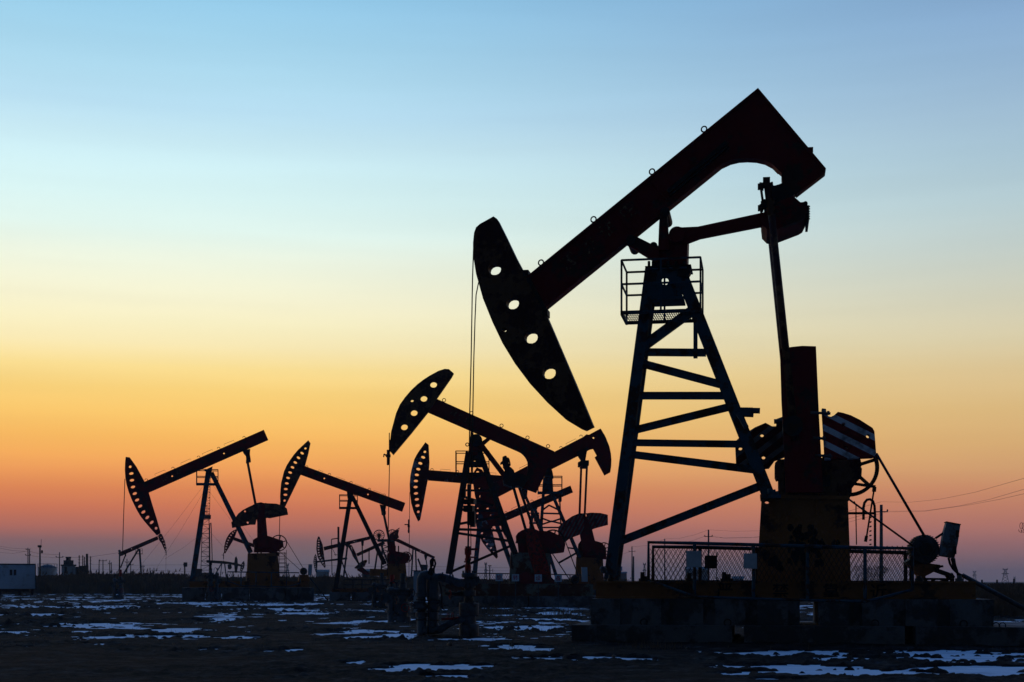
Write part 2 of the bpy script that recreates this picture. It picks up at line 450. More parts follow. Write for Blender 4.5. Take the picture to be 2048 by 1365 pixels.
# ================================================================== MAIN PUMPJACK
AX = 1520
def main_pump():
    m = Th('pumpjack', 'largest pumpjack, red beam on a blue braced tower', 'pumpjack', 1480, 35.4, AX, 'pumpjacks')
    k = m.k
    head = [(987,433),(994,438),(1010,470),(1030,512),(1054,557),(1088,620),(1118,690),(1150,765),(1186,852),(1170,860),(1160,856),(1130,838),(1095,806),(1060,768),(1030,728),(1005,687),(985,645),(966,598),(952,548),(946,510),(946,485),(948,466),(952,455),(960,448)]
    holes = [ell(989,539,13,11.5),ell(1025,607,13,12),ell(1062,675,13.5,12.5),ell(1098,746,13.5,12.5),ell(1008.5,660,5,4.2)]
    hd = m.plate('horse_head', head, -.20, .20, RUST, holes)
    # rim plates of the head
    c = m.uz([(1054,557),(1088,620)], -.2)
    g = MB().bar((c[0][0] + .03, 0, c[0][1]), (c[1][0] + .03, 0, c[1][1]), .10, .52)
    for x, y in ((1054,550),(1092,628)):
        q = m.tr(x, y, 0); g.box(q, (.14, .44, .16))
    m.part('hinge_plate', g, DARK, hd)
    beam = [(1052,554),(1090,523),(1516,176),(1652,337),(1651,345),(1599,385),(1590,388),(1566,374),(1563,356),(1563,346),(1556,340),(1545,329),(1530,321),(1513,317),(1495,316),(1478,317),(1461,321),(1444,329),(1331,419),(1262,474),(1088,618)]
    bo = m.plate('walking_beam', beam, -.17, .17, RED)
    def edge(a, b, w, off, d, mb):
        p, q = m.tr(*a, -d/2), m.tr(*b, -d/2); t = (q - p).normalized(); nrm = Vector((t.z, 0, -t.x)) * (w / 2 + .004)
        mb.bar((p.x + nrm.x, 0, p.z + nrm.z), (q.x + nrm.x, 0, q.z + nrm.z), w, d)
    g = MB()
    edge((1054,553),(1516,177),.04,0,.46,g); edge((1517,177),(1651,338),.04,0,.46,g); edge((1651,342),(1594,387),.04,0,.46,g); edge((1444,328.5),(1089,616),.04,0,.42,g)
    arc = [(1444,329),(1461,321),(1478,317),(1495,316),(1513,317),(1530,321),(1545,329),(1556,340)]
    for a, b in zip(arc[:-1], arc[1:]): edge(b, a, .035, 0, .42, g)
    p = m.tr(1621, 303, 0); g.box(p, (.12, .3, .12))
    m.part('flange', g, RED, bo)
    g = MB()
    for t in range(4):   # stiffening bars and a long angle bar on the near face
        pass
    p, q = m.tr(1336,384,-.2), m.tr(1452,286,-.2); g.bar(p, q, .10, .06)
    p, q = m.tr(1340,392,-.22), m.tr(1456,294,-.22); g.bar(p, q, .04, .1)
    m.part('grab_rail', g, DARK, bo)
    for x, y in ((1330,395),(1258,455)): m.part('stiffener', MB().bar(m.tr(x-26, y-32, -.19), m.tr(x+4, y+4, -.19), .05, .05), RED, bo)
    for x, y in ((1082,527),(1187,440.5),(1304,345),(1408,260)):
        c = m.tr(x, y - 1.2, 0)
        m.part('lifting_eye', MB().ring(c, (.25, 1, 0), 5.6 * k, .019, 20, 6), DARK, bo)
    lettering(m, '冀东油田', 0, 0, 31, -.190, math.radians(39), PALEINK, parent=bo, spread=[(1139,523),(1180,489),(1213,459),(1258,424)])
    # saddle and struts
    for v0, v1 in ((-.52,-.36),(.36,.52)):
        m.plate('saddle_strut', [(1320,424),(1333,416),(1336,450),(1338,500),(1316,500),(1318,450)], v0, v1, RED)
        m.plate('saddle_strut', [(1253,489),(1268,471),(1300,487),(1318,500),(1318,522),(1304,520),(1258,492)], v0, v1, RED)
    for x, y in ((1262,480),(1330,424)): m.part('saddle_pin', MB().lathe(m.tr(x,y,-.56), (0,1,0), [(0,.12),(1.12,.12)], 12), DARK)
    m.plate('saddle_block', [(1304,519),(1312,494),(1330,484),(1337,470),(1375,474),(1374,552),(1378,545),(1374,522),(1372,533),(1310,533)][:5] + [(1373.5,534),(1308,534)], -.42, .42, RED)
    m.disc('saddle_cap', 1307, 492, 8, -.3, .3, DARK)
    m.disc('centre_bearing', 1353.5, 469, 16, -.58, .58, RED)
    g = MB()
    for x in (1298, 1306, 1318, 1336, 1352, 1368): g.tube(m.tr(x, 537, -.45), m.tr(x, 523, -.45), .035, n=8)
    g.box2(tuple(m.tr(1290, 534, -.55)), tuple(m.tr(1382, 529, -.55) + Vector((0, 1.1, 0))))
    m.plate('', [(1354,552),(1361,528),(1378,530),(1381,545),(1375,555)], -.5, -.2, DARK, mb=g)
    m.part('bearing_seat', g, DARK)
    for s in (-1, 1):
        v = -.5 if s < 0 else .36
        m.plate('link_arm', [(1340,465),(1352,453),(1364,455),(1396,453.5),(1530,424.5),(1532,451),(1400,477),(1375,486.5),(1352,484)], v, v + .14, RED)
    # equaliser, tail bearing and its clamps
    g = MB(); m.plate('', [(1522,432),(1531,423),(1560,402),(1586,392),(1601,405),(1610,404),(1613,410),(1614,424),(1608,436),(1600,441),(1553,459),(1545,461),(1534,459),(1524,449)], -.75, .75, RED, mb=g)
    m.part('equaliser', g, RED)
    m.plate('tail_bearing', [(1545,374),(1551,371),(1558,369),(1565,366),(1580,376),(1590,388),(1586,392),(1560,408),(1546,411)], -.35, .35, DARK)
    g = MB()
    p = m.tr(1616.5,422,-.78); g.box2((p.x-.03,-.6,p.z-.18),(p.x+.03,.6,p.z+.18)); g.lathe(m.tr(1611,407,-.8),(0,1,0),[(0,.055),(1.5,.055)],8)
    for i in range(6): g.box((p.x+.03, -.6, p.z-.15+i*.06),(.04,.06,.02))
    m.part('end_cap', g, DARK)
    for s in (-1, 1):
        v = -1.0
        def T(x, y, s=s, v=v):
            q = m.tr(x, y, v); return Vector((q.x, q.y * -s, q.z))
        g = MB().tube(T(1536, 368), T(1543, 430), .105, .10, 14).tube(T(1543,430), T(1590,882), .085, .100, 16)
        m.part('pitman_arm', g, RUST)
        g = MB()
        g.box((T(1533,366).x, T(1533,366).y, T(1533,366).z), (.17,.22,.22)); 
        a, b = T(1530,378), T(1533,398)
        for du in (-.11, .16):
            g.bar(a + Vector((du, 0, .12)), b + Vector((du + .02, 0, -.05)), .05, .3)
        for (x, y) in ((1520,374),(1526,409)):
            q = T(x, y); g.box(q + Vector((-.01,0,0)), (.09,.12,.13)); g.box(q + Vector((.06,0,0)), (.05,.16,.16)); g.bar(q, q + Vector((.42,0,-.02)), .05, .05)
        m.part('clamp', g, DARK)
    m.part('crank_pin', MB().lathe(m.tr(1586,852,-1.15),(0,1,0),[(0,.1),(0,.24),(2.3,.24),(2.3,.1)],20), DARK)
    # tower
    YA, YB = 540, 1158
    leg_pair(m, 1302,538,1219,1160,22,.34,.50,BLUE,depth=.24)
    leg_pair(m, 1359,538,1536,987,23,.34,.50,BLUE,depth=.24)
    br = [(1289,705,1412,706,14),(1281,792,1450,792,14),(1266,886,1488,889,13),(1291,690,1384,622,19),(1286,728,1440,769,15),(1264,862,1456,815,14.5),(1260,909,1508,940,14.5),(1233,1086,1522,972,16)]
    brace_pair(m, br, YA, .34, YB, .50, BLUE)
    m.part('hanging_post', MB().bar(m.tr(1391,636,-.62), m.tr(1391,717,-.62), .10, .1), BLUE)
    g = MB(); m.plate('', [(1302,541),(1352,541),(1367,598),(1297,598)], -.47, -.42, BLUE, [ell(1330,563,7.5,7.5)], mb=g)
    m.plate('', [(1302,541),(1352,541),(1367,598),(1297,598)], .42, .47, BLUE, [ell(1330,563,8,8)], mb=g)
    a, b = m.tr(1297,598,-.47), m.tr(1367,593,-.47); g.box2((a.x,-.5,a.z-.02),(b.x,.5,b.z))
    a, b = m.tr(1291,541,-.5), m.tr(1374,534,-.5); g.box2((a.x,-.55,a.z),(b.x,.55,b.z-.004))
    m.part('cap_plate', g, BLUE)
    platform(m, 1243, 1401, 521, 569, 626, .62, .78, .028, BLUE)
    g = MB()
    for x0,y0,x1,y1,w in ((1474,821,1520,822,8),(1482,829,1507,830,7),(1476,826,1493,856,9)):
        g.bar(m.tr(x0,y0,-.9), m.tr(x1,y1,-.9), w*k, .35)
    for i in range(8): g.bar(m.tr(1476+i*4,818,-1.0), m.tr(1476+i*4,816,-1.0), .02, .3)
    m.part('side_step', g, BLUE)
    # cranks, weights
    crank = [(1560,699),(1566,697),(1585,694),(1605,692),(1632,693),(1638,830),(1645,960),(1648,985),(1572,985),(1567,880),(1563,800)]
    wr = [(1644,817),(1652,818),(1653.5,828),(1657,833),(1662,834),(1668,831),(1676,824),(1686,826),(1702,831),(1720,840),(1745,856),(1749,863),(1752.5,908),(1747,915),(1702,917),(1650,919),(1648,880)]
    wl = [(1470.5,898),(1470,884),(1476,878),(1493,866),(1510,855),(1531,846),(1535,848),(1544,853),(1552,853),(1553.5,838),(1566,833.5),(1570,913),(1549,921),(1538,936),(1521,937.5),(1472,929)]
    for s in (-1, 1):
        v0 = -1.02 if s < 0 else .80
        cr = m.plate('crank', crank, v0, v0 + .22, RED)
        if s < 0:
            m.plate('counterweight', wr, v0 - .12, v0 + .26, STR1, [ell(1687,849,4),ell(1736,872.5,4),ell(1691.5,895.5,4)])
        else:
            m.plate('counterweight', wl, v0 - .12, v0 + .26, STR2, [ell(1524,870.6,4),ell(1527,915,4),ell(1480.5,897,4)], label='dirty striped counterweight')
            m.plate('counterweight', [(1658,838),(1670,840),(1725,860),(1735,880),(1738,900),(1664,905)], v0 - .1, v0 + .3, STR2)
            m.part('weight_bolt', MB().tube(m.tr(1548,843.5,v0-.16), m.tr(1575,842,v0-.16), .06, n=8), STEEL, cr)
        g = MB()
        vb = v0 - .16 if s < 0 else v0 + .3
        for (x0,x1,y) in ((1621,1661,826.5),(1626,1652,877),(1630,1664,912)) if s < 0 else ():
            g = MB().tube(m.tr(x0,y-1,vb), m.tr(x1,y+1,vb), .032, n=8); g.tube(m.tr(x1-7,y,vb), m.tr(x1-2,y,vb), .052, n=6); m.part('weight_bolt', g, GALV, cr)
    for v0 in (-.62,):
        g = MB(); m.plate('', [(1550,926),(1557,919),(1702,914),(1721,919),(1724,931),(1722,934),(1724,938),(1723,955),(1716,961),(1710,970),(1704,977),(1704,984),(1701,994),(1697,1000),(1558,992),(1557,970),(1557,956),(1553,957),(1550,950)], -.62, .62, RED, mb=g)
        for x, y in ((1575,990),(1600,991),(1640,992),(1680,993)): g.tube(m.tr(x, y+8, -.7), m.tr(x, y-6, -.7), .05, n=8)
        g.lathe(m.tr(1606,935,-.85),(0,1,0),[(0,.3),(0,.42),(1.7,.42)],24)
        m.part('gearbox', g, RUST)
    for (x,y,w,h) in ((1575,958,14,26),(1612,956,15,30),(1652,962,16,22)): 
        q = m.tr(x,y,-.66); m.part('inspection_cover', MB().box(q,(w*k,.08,h*k)), DARK)
    sheave(m, 1699, 936, 58, .72, RUST, 6, 7.5, .16)
    g = MB()
    g.tube(m.tr(1753,908,.8), m.tr(1849,1073,-.55), .034, n=8)
    g.tube(m.tr(1699,1000,.8), m.tr(1827,1093,-.55), .024, n=8)
    m.part('drive_belt', g, ROPE)
    g = MB().bar(m.tr(1708,968,.3), m.tr(1751,974,.3), .07, .07); g.tube(m.tr(1749,974,.3), m.tr(1748,984,.3), .05, n=6); g.tube(m.tr(1748,980,.3), m.tr(1733,1075,.3), .022, n=6); g.tube(m.tr(1733,1072,.3), m.tr(1731,1084,.3), .04, n=6)
    m.part('brake_lever', g, DARK)
    g = MB().path([m.tr(x,y,.9) for x,y in ((1727,1040),(1727,1015),(1729,1006),(1734,1000),(1740,999),(1746,1003),(1749,1012),(1750,1030),(1750,1095))], .034, 8)
    g.bar(m.tr(1692,1027,.9), m.tr(1750,1027,.9), .06, .06)
    g.path([m.tr(x,y,1.3) for x,y in ((1727,1040),(1727,1015),(1729,1006),(1734,1000),(1740,999),(1746,1003),(1749,1012),(1750,1030),(1750,1095))], .03, 8)
    for i in range(7): g.bar(m.tr(1742,1035+i*9,.9), m.tr(1742,1035+i*9,.9)+Vector((0,.4,0)), .03,.03)
    m.part('ladder', g, DARK)
    # pedestal
    g = MB(); m.plate('', [(1523,996),(1696,1001),(1702,1166),(1513,1166)], -.72, .72, YEL, [ell(1534,1002.5,5.5,5.5)], mb=g)
    m.plate('', [(1520,989),(1699,992),(1700,1000),(1521,996)], -.8, .8, YEL, mb=g)
    for x0,x1 in ((1547,1545),(1579,1578),(1634,1634)): g.bar(m.tr(x0,997,-.75), m.tr(x1,1030,-.75), .035, .05)
    ped = m.part('pedestal', g, YEL)
    # oil stains soaked into the paint, with a shape of their own
    random.seed(3)
    g = MB()
    for (cx_, cy_, rx, ry, n) in ((1612,1075,33,22,26),(1612,1105,38,24,30),(1672,1086,6,6,4),(1531,1109,8,7,6),(1552,1135,15,16,9),(1590,1120,12,20,6)):
        for i in range(n):
            x = cx_ + random.uniform(-rx, rx); y = cy_ + random.uniform(-ry, ry); r = random.uniform(2.5, min(rx, 9))
            g.add([(q[0], -.724 - .0007 * (len(g.f) % 25), q[1]) for q in m.uz([(x + math.cos(a) * r * random.uniform(.6,1.1), y + math.sin(a) * r * random.uniform(.8,1.5)) for a in [j * .7 for j in range(9)]], -.72)], [tuple(range(9))])
    m.part('oil_stain', g, INK, ped)
    g = MB(); 
    for x, y in ((1542,984),(1549,986),(1556,989)): g.tube(m.tr(x,y+10,-1.0), m.tr(x-3,y-6,-1.0), .06, n=8)
    g.box2(tuple(m.tr(1524,996,-1.35)), tuple(m.tr(1562,989,-1.35)+Vector((0,.5,0))))
    m.part('leg_foot', g, BLUE)
    m.part('drain_pipe', MB().path([m.tr(x,y,-.8) for x,y in ((1708,1003),(1712,1010),(1712,1040),(1713,1090))], .014, 6), DARK)
    m.part('foot_lamp', MB().lathe(m.tr(1206,1146,-1.3), (0,0,1), [(0,.05),(.10,.09),(.16,.05)], 12).bar(m.tr(1206,1146,-1.3), m.tr(1214,1143,-1.3), .05, .05), GALV)
    # skid
    g = MB(); a, b = m.tr(1192,1157,-1.32), m.tr(1951,1200,-1.32); z1, z0 = a.z, b.z - .01
    z1 = m.tr(1500, 1163, -1.3).z - .0; z0 = m.tr(1500,1198,-1.3).z
    for s in (-1, 1):
        g.box2((a.x, 1.3*s-.03, z0+.05), (b.x, 1.3*s+.03, z1-.05)); g.box2((a.x, 1.3*s-.12, z0), (b.x, 1.3*s+.12, z0+.048)); g.box2((a.x, 1.3*s-.12, z1-.048), (b.x, 1.3*s+.12, z1))
    for i in range(8):
        u = a.x+.15+(b.x-a.x-.3)*i/7; g.box2((u-.08,-1.17,z0+.06),(u+.08,1.17,z1-.06))
    sk = m.part('skid_frame', g, YEL)
    lettering(m, '严禁靠近', 0, 0, 30, -1.342, 0, INK, parent=sk, spread=[(1449,1182),(1561,1182),(1662,1183),(1757,1184)])
    for i, (x, y, w, h) in enumerate(((1222,1152,14,12),(1285,1148,9,18),(1292,1152,5,10),(1378,1152,9,16),(1448,1148,10,18),(1457,1152,8,14),(1838,1160,8,10),(1919,1159,9,11))):
        q = m.tr(x, y+h*.3, -1.1); m.part('anchor_bolt', MB().lathe(Vector((q.x,-1.1,z1)), (0,0,1), [(0,.10),(.07,.10),(.07,.06),(h*k,.055)], 6), CONC if i == 6 or i == 7 else DARK)
    # guards
    R = .042
    guard(m, [(1297,1160),(1297,1085),(1389,1087),(1507,1090),(1615,1093),(1730,1096),(1825,1097),(1825,1180)],
          [(1389,1087,1195),(1507,1090,1197),(1615,1093,1201),(1730,1096,1204)], [(1297,1160),(1389,1194),(1507,1198),(1730,1204),(1825,1180)], -1.75, R, BLUE,
          (1300,1092,1823,1165), .115, .011)
    guard(m, [(1306,1165),(1306,1094),(1400,1095),(1512,1098),(1820,1106),(1822,1165)], [(1400,1095,1165),(1514,1098,1165),(1811,1106,1165)],
          [(1306,1163),(1822,1165)], 1.75, R*1.2, DARK, (1308,1097,1820,1164), .123, .011)
    g = MB()
    for (x,y,w,h,v) in ((1387.5,1118.5,29,31,-1.82),(1500.5,1122.5,25,29,-1.82)):
        q = m.tr(x,y,v); p = MB().box(q,(w*k,.012,h*k)); p.tube(q+Vector((-w*k*.3,.02,-h*k*.45)), q+Vector((-w*k*.3,.02,h*k*.45)), .012, n=5); m.part('sign_plate', p, GREYP, label='pale grey blank plate on the guard rail')
    q = m.tr(1421.5,1124.5,1.68); m.part('sign_plate', MB().box(q,(24*k*1.05,.012,26*k*1.05)), DARK, label='dark back of a plate on the far guard rail')
    # motor
    motor(m, 1851, 1099, 29, -.55, .95, STEEL)
    m.plate('motor_mount', [(1813,1124),(1822,1117),(1834,1124),(1880,1130),(1884,1134),(1872,1142),(1851,1153),(1852,1159),(1838,1159),(1838,1151),(1828,1141)], -.4, .4, YEL)
    g = MB()
    for a_, b_, w in (((1866,1139),(1897,1150),7),((1897,1149),(1903,1158),11),((1836,1158),(1906,1159),4),((1845,1163),(1906,1164),2.5),((1872,1135),(1884,1133),4)):
        g.bar(m.tr(*a_,-.3), m.tr(*b_,-.3), w*k, .5)
    for x in (1843,1851,1866,1886,1893,1904): g.box(m.tr(x,1161,-.3),(3*k,.5,5*k))
    m.part('motor_slide', g, DARK)
    g = MB(); m.plate('', [(1880,1112),(1887,1067),(1894,1044),(1921,1049),(1916,1085),(1909,1117)], -.75, -.40, WHITE, mb=g)
    bx = m.part('switch_box', g, GREYB)
    g = MB(); m.plate('', [(1893,1043),(1922,1048.5),(1921.6,1050.5),(1892.5,1045)], -.78, -.36, DARK, mb=g)
    for (x,y,w,h) in ((1915,1068,5,13),(1910,1101,5,15)): g.box(m.tr(x,y,-.78),(w*k,.08,h*k))
    m.part('switch_handle', g, DARK, bx)
    g = MB()
    for p_ in (((1897,1116),(1900,1128),(1906,1138),(1914,1146),(1921,1150),(1927,1152)),((1903,1117),(1906,1128),(1911,1140),(1916,1147),(1922,1153)),((1908,1117),(1910,1130),(1914,1142),(1917,1158)),((1871,1077),(1880,1071),(1889,1065))):
        m.part('cable', MB().path([m.tr(x,y,-.6) for x,y in p_], .028, 8), DARK)
    # bridle: two ropes, carrier bar, polished rod
    g = MB()
    g.path([m.tr(x,y,-.13) for x,y in ((947,500),(945,560),(942.2,720),(939.6,820),(937.5,1000))], .017, 6)
    g.path([m.tr(x,y,.13) for x,y in ((966,548),(957,566),(952.2,590),(950,640),(947.6,720),(945,860),(941,1000))], .017, 6)
    m.part('wire_rope', g, ROPE)
    g = MB(); c = m.tr(938,1004,0)
    g.box(c,(.32,.36,.12)); g.box(c+Vector((0,0,-.18)),(.24,.3,.16)); g.box(c+Vector((-.14,0,.22)),(.10,.12,.22)); g.box(c+Vector((.1,0,-.45)),(.12,.16,.4)); g.tube(c+Vector((0,0,-.6)),c+Vector((0,0,.45)),.05,n=8)
    m.part('carrier_bar', g, DARK)
    g = MB().tube(m.tr(938,1000,0), m.tr(936.2,1096,0), .024, n=8)
    g.tube(m.tr(941,1010,.1), m.tr(942,1100,.1), .012, n=6)
    m.part('polished_rod', g, STEEL)
    return m
main_pump()

def main_foundation():
    for (nm, lab, x0, x1) in (('foundation_block','concrete block under the left half of the largest pumpjack',1181,1600),('foundation_block','concrete block under the motor end of the largest pumpjack',1637,1990)):
        m = Th(nm, lab, 'concrete block', 1480, 35.4, AX, 'foundation blocks of the largest pumpjack')
        a, b = m.tr(x0, 1197, -1.75), m.tr(x1, 1251, -1.75); zt = m.tr(1500,1198,-1.3).z - .003
        z0 = m.tr(1500,1251,-1.75).z
        g = MB(); n = 5 if x1 < 1700 else 4; W = (b.x - a.x) / n
        for i in range(n):   # shallow recesses between the ribs
            g.box2((a.x + W*i, -1.75, z0), (a.x + W*i + W*.72, 1.75, zt)); g.box2((a.x + W*i + W*.72, -1.55, z0), (a.x + W*(i+1), 1.55, zt))
        m.part('concrete', g, CONC)
        g = MB()
        for i in range(2): g.ring((a.x + W*(i*2+1.3), -1.76, z0+.06), (0,1,0), .08, .014, 16, 5)
        m.part('lifting_loop', g, DARK)
    for i, (lab, x0, x1) in enumerate((('long ground slab under the left end of the largest pumpjack',1143,1464),('long ground slab under the middle of the largest pumpjack',1488,1810),('long ground slab under the motor end, running out of frame',1832,2130))):
        m = Th('foundation_slab', lab, 'concrete slab', 1480, 35.4, AX, 'ground slabs of the largest pumpjack')
        zt = m.tr(1500,1251,-1.75).z - .003
        a, b = m.tr(x0, 1270, -2.15), m.tr(x1, 1270, -2.15)
        m.part('concrete', MB().box2((a.x,-2.15,-.15),(b.x,2.15,zt)), CONC)
        if i == 2:
            m.part('lifting_loop', MB().ring((m.tr(1995,1256,-2.1).x,-1.9,zt+.03),(0,1,0),.07,.012,14,5).ring((m.tr(2008,1256,-2.1).x,-1.9,zt+.03),(0,1,0),.07,.012,14,5), DARK)
main_foundation()

# leaning conduit beside the motor
m = Th('conduit_pipe', 'long grey pipe sloping from the motor down to the right edge', 'pipe', 1990, 33.5, AX)
m.part('pipe', MB().tube(m.tr(1925,1151,.4), m.tr(2075,1232,-.6), .055, n=12), STEEL)

# ================================================================== SECOND PUMPJACK
def pump2():
    m = Th('pumpjack', 'second largest pumpjack, its round-holed head raised on a dark braced tower', 'pumpjack', 980, 84, 980, 'pumpjacks')
    k = m.k
    m.plate('horse_head', [(889.5,738),(898,738.7),(907.4,747),(903,755),(874.5,796),(856,824.6),(822,867),(786,910),(780,903),(779.2,892),(782,864.5),(792,827),(800,809),(810,795),(822,781),(834.7,769),(847,759.5),(859.6,751.4),(877,742)], -.2, .2, RUST,
            [ell(867,769.5,7,6.3),ell(847.6,797.5,7,6.3),ell(828,826,7,6.3),ell(808.5,854.5,7,6.3),ell(824,801.7,3.4,2.8,0,8),ell(879,751.5,1.6,1,0,6)])
    bo = m.plate('walking_beam', [(874.5,798.5),(1108.7,903),(1089,952),(1072.6,986),(1046,976.6),(1052,958),(1056,939),(1055,924),(1052,917),(1047.6,911),(1042,906),(1036.4,903),(1004,889),(856,824.6)], -.2, .2, RED)
    for x, y in ((888,801),(943,827),(1003,852),(1055,876),(1096,893)):
        c = m.tr(x, y - .2, 0); m.part('lifting_eye', MB().ring(c, (.2,1,0), 3.4*k, .022, 16, 5), DARK, bo)
    lettering(m, '冀东18', 0, 0, 15, -.215, math.radians(-24.5), PALEINK, parent=bo, spread=[(908,826),(922,833),(933,838),(944,843)])
    m.disc('centre_bearing', 952, 881, 12.5, -.5, .5, DARK)
    m.plate('saddle_strut', [(963,884),(978,873),(982,877),(965,892)], -.3, .3, RED)
    m.plate('saddle_strut', [(941,862),(947,866),(948,885),(940,885)], -.3, .3, RED)
    m.plate('saddle_block', [(938,884),(941,870),(962,880),(966,895),(964,913),(936,913),(938,895)], -.4, .4, RED)
    g = MB().ring(m.tr(934.5,889.5,-.2), (0,1,0), 3.2*k, .03, 14, 5); m.part('hook', g, DARK)
    m.part('bearing_seat', MB().box2(tuple(m.tr(934,918,-.5)), tuple(m.tr(968,911,-.5)+Vector((0,1,0)))), DARK)
    g = MB().bar(m.tr(962,890,-.45), m.tr(1012,956,-.45), 10*k, .2); m.part('link_arm', g, RED)
    g = MB().bar(m.tr(962,890,.45), m.tr(1012,956,.45), 10*k, .2); m.part('link_arm', g, RED)
    m.plate('equaliser', [(1006,931),(1009.7,937),(1009,948),(1006,959),(1007,967.7),(1024.5,974),(1034,970),(1046,975),(1058,955),(1045,948),(1029.5,948),(1028,941),(1022,935),(1012,930)], -.8, .8, DARK)
    m.plate('clamp', [(1005,914),(1010,911.6),(1013,912),(1014,915),(1017,915.5),(1019,918),(1021,926),(1021.5,930),(1017,934),(1010,935),(1006,931),(1005,927),(1001,928.7),(1000.5,926),(1004.5,922)], -.35, .35, DARK, [ell(1008,931.5,1.8,1,0,6),ell(1018,925.7,1.2,1.5,0,6)])
    m.part('pitman_arm', MB().tube(m.tr(1025,968,-1.05), m.tr(1052,1062,-1.05), .085, n=10), DARK)
    m.part('pitman_arm', MB().tube(m.tr(1036,968,1.05), m.tr(1069,1064,1.05), .085, n=10), DARK)
    leg_pair(m, 937,905,897,1148,11.5,.3,1.25,DARK,depth=.3); leg_pair(m, 960,905,1031,1108,10.5,.3,1.25,DARK,depth=.3)
    brace_pair(m, [(924,981,980,982,4),(919.5,1019.5,994,1022,5),(912.5,1059,1009,1062,5),(915,1049,997,1034,5),(911,1066,1016,1082,5),(924,993,987,1012,5),(900,1145,1022,1092,5),(925,970,970,946,5)], 905, .3, 1148, 1.25, DARK)
    g = MB(); m.plate('', [(934,913),(964,913),(970,933),(931,933)], -.45, .45, DARK, [ell(949,922,2.5,2.5,0,8)], mb=g); m.part('cap_plate', g, DARK)
    platform(m, 911.5, 978, 902.5, 924, 947, .65, .8, .03, DARK)
    # crank turned down, weights low
    for s in (-1, 1):
        v0 = -1.0 if s < 0 else .8
        m.plate('crank', [(1048.6,1064),(1060,1058),(1072,1061.5),(1084,1091),(1095.5,1124.5),(1106,1173),(1072,1176),(1067.6,1143.6),(1057,1107)], v0, v0+.2, REDB)
        m.plate('counterweight', [(1034,1174),(1036,1152),(1044,1146),(1053,1144),(1062,1148),(1098,1150),(1108,1160),(1110,1178),(1070,1184)], v0-.12 if s < 0 else v0+.05, v0+.15 if s<0 else v0+.32, RED)
    m.part('crank_pin', MB().lathe(m.tr(1084,1117,-1.3),(0,1,0),[(0,.16),(0,.19),(2.5,.19)],16), REDB)
    m.plate('gearbox', [(1032,1072),(1036,1066),(1043,1061.5),(1053,1057),(1066,1057),(1078,1062),(1101,1063),(1122,1073),(1131,1088),(1128,1105),(1095.5,1109),(1038,1109),(1036,1086),(1031,1086),(1033,1080)], -.65, .65, RED)
    sheave(m, 1106, 1083, 24, .55, DARK, 6, 3, .2)
    m.plate('pedestal', [(1021.5,1105),(1100,1107),(1104,1178),(1018,1178)], -.75, .75, OCH)
    g = MB(); a, b = m.tr(884,1168,-1.3), m.tr(1186,1193,-1.3)
    for s in (-1,1):
        g.box2((a.x,1.3*s-.04,b.z+.04),(b.x,1.3*s+.04,a.z-.04)); g.box2((a.x,1.3*s-.13,b.z),(b.x,1.3*s+.13,b.z+.039)); g.box2((a.x,1.3*s-.13,a.z-.039),(b.x,1.3*s+.13,a.z))
    m.part('skid_frame', g, OCH)
    guard(m, [(950,1178),(950,1147),(1100,1149),(1180,1151),(1180,1180)], [(1000,1148,1178),(1050,1148,1178),(1100,1149,1180),(1140,1150,1180)], [(950,1177),(1180,1180)], 1.9, .035, DARK, (951,1149,1020,1176), .14, .012)
    motor(m, 1150, 1160, 9, -.5, .8, STEEL)
    m.plate('motor_mount', [(1139,1168),(1161,1168),(1166,1176),(1134,1176)], -.4, .4, OCH)
    m.plate('switch_box', [(1163.5,1135),(1174.5,1135),(1175.5,1164),(1164,1164)], -.9, -.5, WHITE)
    m.part('drive_belt', MB().tube(m.tr(1127,1073,.6), m.tr(1158,1156,-.5), .03, n=6).tube(m.tr(1105,1108,.6), m.tr(1142,1164,-.5), .03, n=6), ROPE)
    g = MB(); g.path([m.tr(x,y,.0) for x,y in ((780,880),(779.4,905),(777.6,1000),(775,1150))], .026, 6); g.path([m.tr(x,y,0) for x,y in ((778.6,866),(778.6,910))], .03, 6); m.part('wire_rope', g, ROPE)
    c = m.tr(776.5,912,0); g = MB().box(c,(.26,.4,.16)); g.tube(c+Vector((0,0,-.55)),c+Vector((0,0,.35)),.09,n=8); g.bar(c+Vector((-.25,0,.1)),c+Vector((-.1,0,.0)),.08,.1); g.bar(c+Vector((-.25,0,.1)),c+Vector((-.27,0,-.08)),.06,.1)
    m.part('carrier_bar', g, DARK)
pump2()
m = foundation('foundation', 'long concrete footing under the second pumpjack', 980, 84, 872, 1196, 1193, -.15, -1.9, 1.9, joints=(1057,), aim=980)

for ch, x, lab in (('旋', 998, 'leftmost'), ('转', 1031, 'second from the left'), ('设', 1076.5, 'third from the left'), ('备', 1116.5, 'rightmost')):
    m = Th('warning_placard', 'white square placard with red character %s on a thin post, %s of four' % (ch, lab), 'placard', x, 80, x, 'warning placards before the second pumpjack')
    q = m.tr(x, 1155.5 + (x-998)*.013, 0); pl = m.part('board', MB().box(q, (.40,.02,.40)), WHITE)
    lettering(m, ch, 0, 0, 10, -.014, 0, REDINK, parent=pl, spread=[(x, 1155.5 + (x-998)*.013)])
    m.part('post', MB().box2((q.x-.022,.014,-.1),(q.x+.022,.05,q.z+.15)), GALV)

